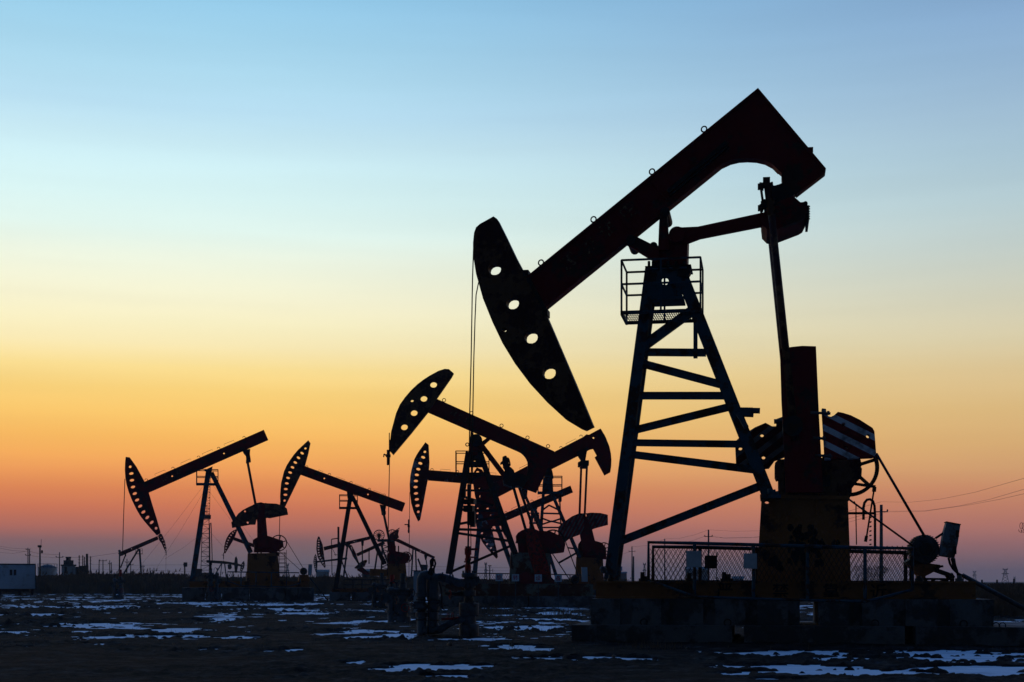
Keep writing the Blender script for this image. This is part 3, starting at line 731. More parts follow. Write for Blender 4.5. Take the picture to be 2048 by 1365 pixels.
# ================================================================== OTHER PUMPJACKS
C1 = lambda L: [(740 + x * .2491, 720 + y * .2491) for x, y in L]
C2 = lambda L: [(800 + x * .2344, 900 + y * .2344) for x, y in L]
C4 = lambda L: [(220 + x * .293, 840 + y * .293) for x, y in L]
C3 = lambda L: [(540 + x * .2785, 860 + y * .2785) for x, y in L]
CF = lambda L: [(600 + x * .1465, 1040 + y * .1465) for x, y in L]
CG = lambda L: [(440 + x * .1612, 990 + y * .1612) for x, y in L]

conv('pumpjack', 'pumpjack with a worn grey slotted head hanging upright and a nearly level beam', 965, 104, dict(
    head=C1([(445,662),(470,682),(477,820),(468,940),(450,1030),(430,1140),(402,1285),(385,1297),(350,1220),(330,1150),(320,1060),(318,1000),(324,930),(335,875),(355,800),(373,765),(395,730)]),
    hholes=slot_holes(C1([(440,738),(426,782),(403,830),(387,877),(375,923),(368,972),(365,1021),(368,1072),(375,1120),(380,1170),(387,1220)]), 4.4, 2.8),
    beam=[(857,940.5),(1062,956),(1060,978),(919,966),(856,961)], bmat=WHR, hmat=WHR,
    rings=[(864,940),(915,944),(976,949)], rails=[(881,942,900,943.5),(978,949,992,950)],
    saddle=[(958,963),(974,963),(972,985),(960,985)],
    legs=[((966,982),(949,1150),9),((969,982),(1030,1150),8)], ext=1, vt=.2, vb=1.2,
    pit=((1046,978),(1082,1060),3), hang=[(1042,970),(1056,970),(1054,998),(1046,998)],
    rope=[(819.5,985),(818.4,1100),(817.6,1160)], carrier=(817.5,1053), tmat=BLUE))
conv('pumpjack', 'pumpjack with a red beam rising right to a crescent tail weight', 1095, 97, dict(
    head=C2([(655,150),(700,170),(760,260),(800,350),(825,420),(860,560),(905,760),(850,730),(760,640),(690,540),(640,400),(622,280),(630,190)]),
    hholes=[ell(955,944,3,2,0,8),ell(961,977,4,1.6,0,8),ell(961,993,2.6,3.2,0,8),ell(976.5,1017,4.5,1.8,-.2,8),ell(984.5,1029.6,4.5,1.8,-.2,8),ell(981.7,1055,3,2.3,0,8),ell(1000,1054.7,2.5,2.8,0,8)],
    beam=[(980,971),(1039,940.5),(1108.7,904),(1166,874.5),(1173,869),(1178,870),(1188,895),(1186,898),(1180,899),(1154,913),(1102,939),(994,995)],
    rings=[(1122,896),(1162,873)], rails=[(1040,940,1058,931),(1133,891,1153,881)],
    saddle=[(1088,957),(1089,945),(1093,938),(1099,936),(1104,940),(1106,948),(1107,957)],
    legs=[((1087,985),(1075,1150),6),((1103,985),(1160,1115.7),6)], vt=.25, vb=1.2,
    braces=[(1084,1027,1121,1028,3.2),(1080,1055.5,1130,1055.5,3),(1084,1037,1103,1044,3.2),(1103,1044,1124,1037,3.2),(1082,1050,1103,1043,3.2),(1103,1043,1128,1049,3.2),(1086,1020,1098,1011,3.4),(1098,1011,1119,1021,3.4),(1136,1096,1150,1098,3),(1118,1126,1152,1107,4)],
    plat=(1076,1124,953,970,985),
    hang=[(1157,912),(1173,909),(1171,921),(1178,921),(1178,930),(1174,933),(1174,936),(1160,934),(1160,932),(1156,932),(1156,925),(1163,920)],
    gear=CF([(0,0)])[:0] or [(1157,1088),(1163,1080),(1180,1079),(1204,1086),(1212,1096),(1213,1119),(1160,1117),(1156,1098)],
    crank=[(1163,1033),(1178,1033),(1184,1058),(1190,1082),(1198,1110),(1168,1112),(1160,1072)],
    weights=[([(1121,1092),(1117,1078),(1116,1060),(1118,1053),(1130.6,1042.5),(1144,1033),(1158.5,1027),(1168,1027),(1168,1066),(1156,1071),(1140,1077)],[]),
             ([(1172,1027),(1182,1025.6),(1201,1026.4),(1215.6,1030),(1216,1050),(1192,1056.4),(1182,1060)],[])], wmat=STR3,
    ped=[(1153,1114),(1206,1117),(1208,1172),(1150,1172)], pmat=RED, skid=(1070,1168,1230,1180),
    sheave=(1208,1098,13)))
# its two pitman rods stand apart
o4 = [o for o in COL.objects if o.type == 'EMPTY' and 'crescent tail' in o.get('label', '')][0]
m4 = Th('tmp', 'tmp', 'tmp', 1095, 97); bpy.data.objects.remove(m4.o); m4.o = o4
m4.plate('cap_plate', [(1086,956),(1105,956),(1107,987),(1084,987)], -.5, .5, BLUE)
m4.plate('tail_weight', [(1196,860),(1201.4,857.4),(1211,873.6),(1219,893.6),(1222,908),(1223,920),(1222.6,932),(1220.7,944.7),(1209,951),(1189.6,914.8),(1194,911.6),(1186.5,898),(1180,888),(1176,871)], -.2, .2, RED, [ell(1187,875.8,2,2.2,0,8)])
m4.plate('equaliser', [(1152,905),(1176,894),(1173,909),(1171,921),(1178,921),(1178,930),(1174,933),(1174,936),(1160,936),(1160,933),(1156,933),(1156,925),(1163,921)], -.5, .5, DARK)
m4.part('pitman_arm', MB().tube(m4.tr(1162.5,932,-1), m4.tr(1158,1060,-1), .075, n=8), RED)
m4.part('pitman_arm', MB().tube(m4.tr(1174,930,1), m4.tr(1168,1060,1), .075, n=8), RED)
foundation('foundation', 'concrete footing behind the four placards', 1150, 97, 1066, 1236, 1180, -.15, -1.8, 1.8, aim=1095)

conv('pumpjack', 'pumpjack with a pale slotted head near the ground and a patched square-ended beam', 1068, 118, dict(
    head=C2([(655,440),(668,470),(700,480),(740,560),(790,700),(830,880),(835,915),(822,930),(740,840),(700,785),(680,740),(650,650),(637,560),(635,500),(640,455)]),
    hholes=slot_holes(C2([(662,500),(662,541),(668,590),(680,650),(698,712),(720,755),(742,805),(775,838),(800,872)]), 2.6, 1.7),
    beam=[(972,1043),(1141,971.5),(1146,985),(975,1058)], bmat=WHR, hmat=WHR,
    rings=[(1012,1026),(1064,1003)], rails=[(1024,1021,1044,1012),(1076,998,1092,991)],
    saddle=[(1060,1010),(1074,1004),(1075,1018),(1062,1020)],
    legs=[((1066,1018),(1050,1150),6),((1070,1018),(1112,1150),6)], ext=1, vt=.2, vb=1.1,
    plat=(1059,1078,1026,1033,1046), pit=((1120,1000),(1124,1090),2)))

FL = conv('pumpjack', 'pumpjack with blue legs, fan-shaped counterweights and a yellow pedestal', 450, 109, dict(
    head=C4([(107,253),(135,257),(180,320),(240,430),(265,500),(290,585),(320,680),(345,770),(320,790),(290,758),(240,700),(205,655),(178,608),(150,550),(128,495),(112,440),(104,390),(101,340),(103,290)]),
    hholes=slot_holes(C4([(137,320),(145,366),(149,412),(156,458),(168,503),(184,547),(205,589),(227,629),(254,666),(284,700),(314,740)]), 4.6, 2.9),
    beam=C4([(237,422),(1050,68),(1080,137),(262,497)]), bholes=[(344.2,952.5,1.8),(448,907,1.8)],
    rings=C4([(247,412),(430,332),(605,256),(742,196),(915,122)]),
    rails=[(310.5,952,330.5,943.5),(362.5,930,382,921),(405.5,911,425.5,902.5),(449,892,469,884)],
    saddle=C4([(640,345),(700,318),(695,345),(690,380),(655,380),(652,350)]),
    legs=[((416.5,944),(384,1163),9.5),((423,946),(502,1105),8.5)], vt=.15, vb=1.2, I=False,
    plat=(393,436,939,953,967.5),
    hang=C4([(905,210),(958,198),(955,235),(960,265),(962,287),(932,289),(928,245),(912,225)]),
    pit=((495.5,922),(512,1010),3.4),
    crank=C4([(985,570),(1030,563),(1060,570),(1066,690),(1075,790),(1080,872),(1005,872),(1005,700)]),
    weights=[(CG([(560,100),(585,105),(700,110),(780,135),(830,170),(845,245),(620,290),(590,285),(555,290)]),[]),
             (CG([(500,95),(440,105),(400,130),(355,150),(280,190),(225,235),(200,270),(185,310),(140,340),(150,410),(380,370),(440,370)]),[(490,1023,2),(495.5,1045.5,2.2)])], wmat=RUST,
    gear=CG([(410,560),(430,545),(460,530),(470,510),(600,510),(660,530),(780,570),(790,640),(720,700),(700,715),(420,712),(430,620),(408,600)]),
    gmat=RED, sheave=(557.7,1086.5,16.5),
    ped=CG([(345,728),(715,720),(745,1080),(330,1080)]), skid=(379,1163,618,1175),
    motor=(607.6,1143,7.5), mount=[(599,1150),(617,1150),(620,1163),(597,1163)], swbox=[(617,1129),(624.5,1129),(623.5,1151),(616,1151)],
    belts=[((574,1084),(606,1136)),((559,1103),(601,1141))],
    rope=[(249.8,958),(247,1040),(245,1112)], ropew=.03))
lettering(FL, '油田', 0, 0, 13, -.19, math.radians(23), PALEINK, spread=[(329,956),(359,942)])
guard(FL, [(456,1163),(455,1144),(598,1146),(601,1166)], [(466,1144,1160),(482,1145,1172),(512,1145,1173),(543,1145,1173),(573,1146,1173)], [(455,1163),(482,1172),(573,1174),(600,1167)], -1.9, .045, BLUE)
g = MB()
for x in (558, 570): g.tube(FL.tr(x,1105,.9), FL.tr(x,1165,.9), .035, n=6)
for i in range(9): g.tube(FL.tr(558,1106+i*7,.9), FL.tr(570,1106+i*7,.9), .02, n=5)
for i in range(5):
    g.path([FL.tr(558,1108+i*9,.9), FL.tr(562,1108+i*9,.5), FL.tr(573,1108+i*9,.5), FL.tr(573,1108+i*9,.9)], .018, 5)
g.tube(FL.tr(573,1100,.6), FL.tr(573,1146,.6), .02, n=5)
FL.part('ladder_cage', g, DARK)
foundation('foundation', 'concrete footing under the left pumpjack with the yellow pedestal', 450, 109, 364, 628, 1176, -.15, -1.7, 1.7, joints=(410,443,500,570,596), aim=450)
m = Th('support_pole', 'thin dark pole leaning from the motor of the left pumpjack to the ground', 'pole', 640, 108)
m.part('pole', MB().tube(m.tr(620,1156,0), m.tr(657,1203,0), .05, n=8), DARK)

BA = conv('pumpjack', 'pumpjack on a black A-frame, slotted head raised and tail dropping right', 705, 110, dict(
    head=C3([(275,75),(290,95),(275,170),(250,262),(218,325),(165,435),(105,558),(75,540),(72,480),(75,430),(80,380),(100,300),(120,255),(145,215),(172,178),(200,145),(235,112)]),
    hholes=slot_holes(C3([(254,133),(230,167),(204,200),(181,234),(161,269),(144,306),(129,345),(120,384),(113,425),(110,466),(104,508)]), 4.0, 2.4), hmat=RUST, bmat=RED,
    beam=C3([(250,262),(265,266),(972,525),(950,588),(220,322)]), bholes=[(648.6,957,1.8),(736,989,1.8)],
    rings=C3([(263,268),(427,322),(582,380),(713,428),(820,470)]), rails=[(636,943,645,947),(672,957,689,963),(709,971,726,977),(746,984,764,991)],
    saddle=C3([(552,444),(600,460),(592,490),(600,510),(570,512),(556,490)]), tmat=DARK,
    legs=[((701,992),(671,1177),8.5),((705,994),(770,1128),7.5)], vt=.15, vb=1.2,
    plat=(679,715,990,1001,1015.5),
    hang=C3([(788,535),(835,545),(830,572),(828,612),(803,610),(797,572)]),
    pit=((768,1027),(780,1084),3.2),
    crank=[(774,1084),(788,1084),(795,1122),(780,1122)],
    gear=CF([(1195,460),(1270,428),(1330,432),(1480,460),(1505,500),(1500,545),(1440,600),(1215,605),(1190,520)]), gmat=RED, sheave=(812.5,1115,11.5),
    ped=[(776,1128),(811.5,1128),(814,1160),(774,1160)], skid=(664,1177,836,1185),
    rope=[(560.6,1005),(559.4,1040),(558,1110)], ropew=.028))
guard(BA, [(688,1178),(688,1160),(790,1160),(790,1178)], [(706,1160,1178),(724,1160,1178),(742,1160,1178),(764,1160,1178)], [(688,1170),(790,1170)], -1.6, .04, DARK)
BA.plate('tool_box', [(740,1138),(776,1139),(776,1153),(740,1152)], -.5, .5, YEL)
BA.part('exhaust_pipe', MB().tube(BA.tr(790.5,1104,.2), BA.tr(790.5,1092,.2), .05, n=6), DARK); BA.part('exhaust_pipe', MB().tube(BA.tr(797,1104,.2), BA.tr(797,1092,.2), .05, n=6), DARK)
foundation('foundation', 'concrete footing under the black A-frame pumpjack', 740, 110, 659, 846, 1185, -.15, -1.7, 1.7, aim=705, joints=(702,))

conv('pumpjack', 'small pumpjack at far left, its narrow head curving right behind the large slotted head', 278, 270, dict(
    head=[(316,1072),(320,1067),(324,1069),(330,1083),(333,1097),(332,1104.6),(328.4,1099),(323,1087),(318,1080)], hw=.14,
    hholes=slot_holes([(322,1075),(325.5,1081),(328,1087),(330,1093),(331,1099)], 1.4, .9),
    beam=[(236,1106),(315,1072.5),(317,1079.5),(239,1114)], bholes=[(263,1098,.9)],
    legs=[((277,1099),(246,1150),3.2),((279,1099),(283,1155),3.6)], ext=1, plat=(271,285,1098,1102,1108),
    pit=((251,1110),(241,1136),2.2), rope=[(332.3,1104),(331.6,1150)], carrier=(332.3,1106)))
conv('pumpjack', 'small red pumpjack seen under the fan-shaped counterweights, slotted head facing left', 520, 230, dict(
    head=[(473,1058.5),(474.5,1061),(468.5,1077.5),(450.5,1107.7),(448,1106),(448.4,1093),(450.5,1084),(453,1077),(457,1070),(461,1065.5),(467,1061)], hw=.14,
    hholes=slot_holes([(469,1063),(465.5,1066.5),(462,1071),(459,1076),(456.5,1081),(454.5,1086),(453,1091),(452,1096.5),(451,1102)], 1.7, 1.0),
    beam=[(469.5,1075),(560,1106),(558,1113),(467,1081)], legs=[((517,1098),(505,1150),3),((519,1098),(540,1150),3)], ext=1,
    rope=[(448.2,1105),(447.5,1112),(447,1124)], carrier=(447.2,1112)))
# low unit with a thick crank, far beyond the yellow pedestal
conv('pumpjack', 'low far pumpjack with a level beam, just left of the yellow pedestal', 452, 380, dict(
    head=[(488,1122),(489.5,1128),(488.5,1136),(484,1143.5),(480,1142),(481,1134),(484,1126)], hw=.2, hholes=[ell(485.5,1130,1,1,0,6),ell(484.5,1135,1,1,0,6),ell(483.5,1139.5,1,1,0,6)],
    beam=[(413,1120.5),(448,1122.5),(470,1126),(484,1130),(484,1134),(460,1129),(413,1126)], bmat=DARK, hmat=DARK,
    legs=[((444,1126),(430,1150),2.2),((449,1126),(452,1150),2.4),((444,1126),(441,1150),1.6)], ext=1,
    gear=[(468,1128),(470,1116),(472.5,1112.5),(475,1118),(476,1132),(474,1146),(470,1146)], gmat=DARK, pmat=DARK,
    crank=[(455,1130),(462,1128),(464,1136),(460,1140),(456,1138)]))
conv('pumpjack', 'far pumpjack with a pale slotted head, behind the black A-frame', 695, 205, dict(
    head=CF([(245,228),(265,230),(310,340),(330,500),(350,640),(340,662),(290,600),(240,510),(222,400),(228,290)]), hmat=WHR, hw=.14,
    hholes=slot_holes(CF([(258,275),(254,310),(253,343),(252,378),(253,412),(256,448),(264,483),(280,517),(295,552),(312,587),(328,618)]), 1.9, 1.1),
    beam=CF([(320,370),(950,225),(957,268),(330,420)]), bmat=WHR, bholes=[(708.5,1083.5,.9)],
    legs=[((695,1091),(688.6,1143),3.6),((697,1091),(721,1134),3.6)], ext=1, saddle=[(689,1088),(701,1086),(699,1094),(692,1094)],
    pit=((724.5,1087),(725,1128),2.2), hang=[(722,1083),(728,1082),(727,1092),(723,1092)],
    weights=[(CF([(740,655),(800,600),(850,560),(905,545),(920,562),(880,640),(800,665),(760,670)]),[])], crank=CF([(780,620),(850,640),(960,740),(900,760),(780,690)]), wmat=OCH))
conv('pumpjack', 'tiny dark pumpjack at the lower left of the pale-headed one', 680, 300, dict(
    head=[(630.8,1108),(633,1112),(635,1128),(634,1145.5),(631.5,1145.5),(628,1134),(626.7,1123.5),(628,1115)], hmat=DARK, hw=.14,
    hholes=slot_holes([(631,1113),(630,1117),(629.6,1121),(629.5,1125),(629.7,1129),(630.4,1133),(631.4,1137),(632.6,1141)], 1.2, .8),
    beam=[(634,1122.5),(694,1115),(695,1119),(634,1126)], bmat=DARK, legs=[((680,1118),(672,1150),2.6),((682,1118),(693,1150),2.6)], ext=1, tmat=DARK))
conv('pumpjack', 'far red pumpjack, head pointing down behind the right leg of the black A-frame', 760, 222, dict(
    head=CF([(680,340),(710,350),(760,450),(800,570),(815,600),(790,600),(720,500),(685,400)]), hw=.14,
    hholes=slot_holes(CF([(702,375),(704,397),(708,420),(713,443),(720,468)]), 1.5, 1),
    beam=CF([(765,462),(1100,308),(1150,290),(1160,330),(785,500)]), legs=[((757,1090),(750,1137),3.4),((762,1090),(780,1137),3.4)], ext=1,
    pit=((738,1100),(738,1128),2)))
conv('pumpjack', 'far pumpjack with a raised pointed head beside the spoked pulleys', 828, 195, dict(
    head=CF([(1360,105),(1340,200),(1352,240),(1300,285),(1190,275),(1230,195),(1290,150)]), hw=.14,
    hholes=[ell(796.5,1059.5,.9,1.4,.5,6),ell(792.5,1065.5,1.2,1.2,0,6),ell(788.5,1068,1,1,0,6)],
    beam=CF([(1340,258),(1845,505),(1830,537),(1285,285)]), bholes=[(840.5,1102.8,.9)],
    legs=[((826,1098),(823,1150),3),((831,1098),(833,1150),3),((836,1118),(842,1134),3.4)], ext=1,
    pit=((851,1113),(854,1130),1.8), hang=[(848,1110),(855,1112),(853,1120),(850,1120)],
    crank=CF([(1640,610),(1745,615),(1740,690),(1650,685)]), gmat=BLUE))

# pulley tower
m = Th('pulley_tower', 'blue lattice hoist tower topped by two spoked pulleys', 'hoist tower', 775, 215)
k = m.k; g = MB()
for x0, x1 in ((765,762),(788,797)):
    for v in (-1, 1): g.bar(m.tr(x0,1083,v*.6), m.tr(x1,1160,v), 3.2*k, .25)
m.part('mast', g, BLUE)
g = MB()
for i in range(6):
    y = 1090 + i*9; g.bar(m.tr(764,y,-.8), m.tr(790,y+8,-.8), .12, .1); g.bar(m.tr(790,y,-.8), m.tr(764,y+8,-.8), .12, .1)
m.part('lattice_brace', g, BLUE)
m.plate('top_platform', [(754,1079),(790,1078),(790,1083.5),(755,1083.5)], -1, 1, BLUE)
for x, y, r in ((758,1071,10.4),(784.5,1069.5,9.6)):
    c = m.tr(x, y, 0); g = MB().ring(c, (0,1,0), r*k, .07, 36, 6)
    for i in range(14):
        a = math.pi * 2 * i / 14; g.bar(c, c + Vector((math.cos(a),0,math.sin(a)))*r*k, .085, .06)
    g.lathe(c+Vector((0,-.2,0)),(0,1,0),[(0,.28),(.4,.28)],14); g.bar(c, c+Vector((0,0,-r*k)), .34, .3)
    m.part('pulley', g, RUST)

# dark vertical stack and frame
m = Th('flare_stack', 'tall square dark stack with a side frame behind the black A-frame', 'stack', 677, 190)
k = m.k
m.part('stack', MB().box2(tuple(m.tr(674.8,1054,-.15)), (m.tr(678.8,1160,-.15).x, .15, 0)), DARK)
g = MB()
for p, q, w in (((663,1079),(664,1150),1.6),((663,1079),(676,1077),2),((668,1110),(675,1110),1),((665,1098),(672,1112),1),((678,1084),(678,1160),5)):
    g.bar(m.tr(*p,0), m.tr(*q,0), w*k, .2)
m.part('side_frame', g, DARK)

# ================================================================== WELLHEADS
def big_wellhead():
    m = Th('wellhead', 'nearest wellhead with a red stuffing box and two tall pipe risers at its left', 'wellhead', 936, 38, 936, 'wellheads')
    k = m.k
    L = lambda prof: [((HY - y) * k + CH, r * k) for y, r in prof]
    c = Vector((0, 0, 0)); x0 = m.tr(936, 1163, 0).x
    def lat(name, x, prof, mat, v=0, n=20, mb=None):
        b = (mb or MB()).lathe((m.tr(x, HY, v).x, v, 0), (0, 0, 1), [((CH - (y - HY) * k), r * k) for y, r in prof], n)
        return m.part(name, b, mat) if name else b
    g = lat('', 936, [(1093,2),(1093,5.5),(1097,5.5),(1097,7),(1110,7),(1110,5.2),(1117,5.2),(1117,6.5),(1122,6.5),(1122,5),(1131,5),(1131,6.3),(1146,6.3)], None)
    g.tube(m.tr(938,1099,0), m.tr(953,1099,-.1), 2.2*k, n=8); g.box(m.tr(953,1099,-.1),(5*k,.06,5*k)); g.tube(m.tr(938,1115,0), m.tr(952,1115,.1), 1.6*k, n=8)
    g.tube(m.tr(928,1124,0), m.tr(936,1124,0), 1.5*k, n=6); g.tube(m.tr(930,1103,-.05), m.tr(936,1103,0), 1.3*k, n=6)
    m.part('stuffing_box', g, REDB)
    g = lat('', 938, [(1146,12),(1148,15),(1154,15),(1154,10),(1160,10),(1160,13),(1176,13),(1176,9),(1181,9),(1181,14),(1192,14),(1192,8),(1196,8),(1196,10),(1206,10),(1206,19),(1208,20),(1220,20),(1220,19.5),(1223,19.5),(1223,20),(1230,19),(1232,15),(1236,14),(1248,14),(1248,18),(1251,20),(1275,20)], None, n=24)
    for y in (1150, 1210, 1226, 1256):
        for i in range(12):
            a = i * math.pi / 6; r = 12.5*k if y < 1160 else 17*k
            g.tube((x0+.03+math.cos(a)*r, math.sin(a)*r, CH-(y-8-HY)*k), (x0+.03+math.cos(a)*r, math.sin(a)*r, CH-(y+6-HY)*k), 1.3*k, n=6)
    m.part('tree_body', g, STEEL)
    g = MB().tube(m.tr(890,1187,-.05), m.tr(926,1187,0), 2.6*k, n=10); g.tube(m.tr(915,1187,0), m.tr(925,1187,0), 5*k, n=10)
    m.part('valve', g, DARK)
    m.part('handwheel', MB().ring(m.tr(900,1190,-.05),(1,.25,0),9*k,1.1*k,20,6).bar(m.tr(900,1181,-.05),m.tr(900,1199,-.05),1.2*k,.02), REDB)
    g = MB().path([m.tr(x,y,0) for x,y in ((936,1167),(918,1166),(904,1162),(892,1157),(880,1155),(868,1156),(862,1160))], 8.2*k, 14)
    for x, y in ((930,1167),(901,1161),(885,1155.5)): g.lathe(m.tr(x-1.5,y,0),(1,0,0),[(0,10.5*k),(3*k,10.5*k)],16)
    g.path([m.tr(x,y,-.1) for x,y in ((898,1156),(900,1150),(903,1148),(906,1151),(907,1160))], 1.5*k, 8)
    m.part('flow_line', g, GALV)
    for x, pr in ((843,[(1160,9.5),(1186,9.5),(1186,12.5),(1190,12.5),(1190,13),(1194,13),(1194,8.5),(1206,8.5),(1208,11),(1214,11.5),(1220,9),(1225,8.5),(1225,12.5),(1229,12.5),(1229,12),(1234,12),(1234,9.5),(1276,9.5)]),(866,[(1150,11),(1170,12.5),(1196,13),(1206,9.5),(1210,9.5),(1210,13.5),(1214,13.5),(1214,13),(1218,13),(1218,10.5),(1246,10.5),(1252,13),(1266,12)])):
        lat('riser_pipe', x, pr, GALV, 0 if x < 850 else .05)
    g = MB().path([m.tr(x,y,0) for x,y in ((843,1166),(843,1158),(846,1152),(853,1150),(862,1153),(868,1156))], 9.5*k, 14)
    m.part('elbow', g, GALV)
    for (y, r_) in ((1200, 2.2), (1222, 2.0), (1240, 2.4)):
        m.part('pipe_strap', MB().bar(m.tr(832,y,-.14), m.tr(880,y+1.5,-.14), r_*k, .05), DARK)
    m.part('valve', MB().box(m.tr(833,1211,-.02),(8*k,.2,16*k)).tube(m.tr(824,1211,-.02), m.tr(843,1211,0), 3*k, n=8), STEEL)
    m.part('handwheel', MB().ring(m.tr(826,1211,-.02),(1,.5,0),8*k,1*k,18,6).bar(m.tr(826,1203,-.02),m.tr(826,1219,-.02),1.2*k,.02), DARK)
    m.part('valve', MB().box(m.tr(882,1207,.0),(7*k,.16,10*k)).tube(m.tr(866,1207,0), m.tr(888,1207,0), 2.4*k, n=8), STEEL)
    m.part('small_pipe', MB().path([m.tr(x,y,-.2) for x,y in ((858,1160),(857,1190),(857,1240),(856,1268))], 1.6*k, 6), DARK)
    m.part('small_pipe', MB().path([m.tr(x,y,-.18) for x,y in ((878,1165),(883,1180),(884,1204),(884,1216),(889,1220))], 1.6*k, 6), DARK)
    m.part('tag_plate', MB().box(m.tr(955,1160,-.05),(8*k,.03,14*k)), STEEL)
    m.part('valve', MB().box(m.tr(951,1163,-.02),(9*k,.25,16*k)).tube(m.tr(938,1163,0), m.tr(958,1163,0), 4*k, n=10), STEEL)
    g = MB().path([m.tr(x,y,-.05) for x,y in ((938,1240),(922,1239),(908,1243),(896,1249),(886,1256),(876,1261),(862,1262),(846,1260))], 7.5*k, 14)
    for x, y in ((924,1239),(884,1257),(858,1262)): g.lathe(m.tr(x-1.5,y,-.05),(1,0,0),[(0,9.8*k),(3*k,9.8*k)],16)
    m.part('lower_line', g, GALV)
    g = MB().tube(m.tr(883,1239,-.2), m.tr(918,1236,-.1), 2.6*k, n=10); m.part('lower_valve', g, REDB)
    for x in (896, 905): m.part('handwheel', MB().ring(m.tr(x,1232,-.2),(1,.3,0),6.5*k,.8*k,18,6), REDB)
    g = MB().path([m.tr(x,y,-.1) for x,y in ((862,1160),(862,1136),(861,1122),(864,1118),(869,1120),(871,1128),(868,1137),(866,1146),(863,1150))], 2.0*k, 8)
    g.box(m.tr(864,1126,-.05),(7*k,.12,14*k)); g.path([m.tr(x,y,-.1) for x,y in ((864,1132),(859,1140),(857,1146),(860,1150))], 1.8*k, 8); g.lathe(m.tr(866,1158,0),(0,0,1),[(0,5*k),(12*k,4*k),(22*k,3.5*k)],12)
    m.part('pressure_gauge', g, DARK)
big_wellhead()

def wellhead(label, px, D, ytop, s, stuffing=REDB, lean=1):
    m = Th('wellhead', label, 'wellhead', px, D, px, 'wellheads')
    H = CH - (ytop - HY) * m.k
    h = lambda t: t * H
    r = .15; q = -lean; sp_ = .34 + .08 * s
    m.part('tree_body', MB().lathe((0,0,0),(0,0,1),[(-.05,r*1.9),(h(.12),r*1.9),(h(.12),r*1.2),(h(.2),r*1.2),(h(.2),r*2.0),(h(.27),r*2.0),(h(.27),r*1.8),(h(.34),r*1.8),(h(.34),r),(h(.38),r),(h(.38),r*1.6),(h(.42),r*1.6),(h(.42),r*1.05),(h(.5),r*1.05),(h(.5),r*1.5),(h(.54),r*1.5),(h(.54),r),(h(.66),r),(h(.66),r*1.5),(h(.7),r*1.5),(h(.7),r*.9),(h(.78),r*.8)],16), GALV)
    m.part('cross_body', MB().box((0,0,h(.6)),(r*2.6,r*2.4,h(.09))).tube((-r*2,0,h(.6)),(r*2.2,0,h(.6)),r*.75,n=12).box((r*2,0,h(.6)),(r*.5,r*2,r*2)), STEEL)
    m.part('stuffing_box', MB().lathe((0,0,0),(0,0,1),[(h(.78),r*.9),(h(.81),r*.9),(h(.81),r*.6),(h(.9),r*.6),(h(.9),r*.8),(h(1),r*.7)],12), stuffing)
    rx = q * sp_
    m.part('riser_pipe', MB().lathe((rx,0,0),(0,0,1),[(-.05,r*.85),(h(.2),r*.85),(h(.2),r*1.25),(h(.235),r*1.25),(h(.235),r*.8),(h(.42),r*.8),(h(.42),r*1.2),(h(.455),r*1.2),(h(.455),r*.85),(h(.62),r*.85),(h(.66),r*1.1),(h(.7),r*.8),(h(.72),.02)],14), GALV)
    m.part('flow_line', MB().path([(0,0,h(.62)),(rx*.5,0,h(.635)),(rx,0,h(.62))], r*.75, 10), GALV)
    m.part('lower_line', MB().path([(0,0,h(.16)),(rx*.6,-.05,h(.1)),(rx,0,h(.08))], r*.75, 10), GALV)
    m.part('valve', MB().tube((rx*.5,-.3,h(.3)),(rx*.5,.1,h(.3)),r*.6,n=8).box((rx*.4,-.1,h(.3)),(r*2,r*1.8,r*1.8)), STEEL)
    m.part('valve', MB().box((q*(sp_+.18),0,h(.5)),(r*1.6,r*1.6,r*2.4)).tube((rx,0,h(.5)),(q*(sp_+.3),0,h(.5)),r*.45,n=8), STEEL)
    m.part('handwheel', MB().ring((q*(sp_+.32),0,h(.5)),(1,.4,0),.13,.014,16,6).bar((q*(sp_+.32),0,h(.5)-.13),(q*(sp_+.32),0,h(.5)+.13),.02,.02), DARK)
    m.part('handwheel', MB().ring((.08,-.36,h(.3)),(.4,1,0),.15,.016,16,6).tube((0,0,h(.3)),(.08,-.36,h(.3)),.03,n=6), REDB)
    m.part('handwheel', MB().ring((-q*.36,-.1,h(.6)),(1,.5,0),.14,.016,16,6).tube((0,0,h(.6)),(-q*.36,-.1,h(.6)),.03,n=6), DARK)
    m.part('gauge_line', MB().path([(rx,0,h(.7)),(rx,0,h(.8)),(rx*.8,0,h(.84)),(rx*.55,0,h(.8)),(rx*.5,0,h(.66))], .018, 6).lathe((rx,-.05,h(.8)),(0,1,0),[(0,.06),(.06,.06)],12), DARK)
    return m
w = wellhead('wellhead with a grey cross valve, just left of the nearest wellhead', 806, 52, 1147, 1.15, STEEL)
wellhead('wellhead under the hanging rope of the second pumpjack', 764, 80, 1146, 1.25, STEEL)
wellhead('tall wellhead with a red top near the small pumpjack at far left', 241, 118, 1140, 1.7, REDB)
wellhead('dark wellhead before the left pumpjack footing', 421, 106, 1122, 1.7, DARK, -1)
wellhead('small wellhead beside the switch cabinet, behind the nearest wellhead', 784, 66, 1150, 1.0, REDB, -1)
m = Th('switch_cabinet', 'pale upright cabinet standing just left of the nearest wellhead', 'cabinet', 838, 62)
q0, q1 = m.tr(827,1143,0), m.tr(849,1200,0)
m.part('body', MB().box2((q0.x,-.2,.15),(q1.x,.2,q0.z)), WHITE); m.part('plinth', MB().box2((q0.x-.03,-.23,-.1),(q1.x+.03,.23,.147)), CONC)
m.part('door', MB().box2((q0.x+.03,-.215,.22),(q1.x-.03,-.203,q0.z-.05)), WHITE); m.part('roof', MB().box2((q0.x-.04,-.25,q0.z+.003),(q1.x+.04,.25,q0.z+.04)), STEEL)

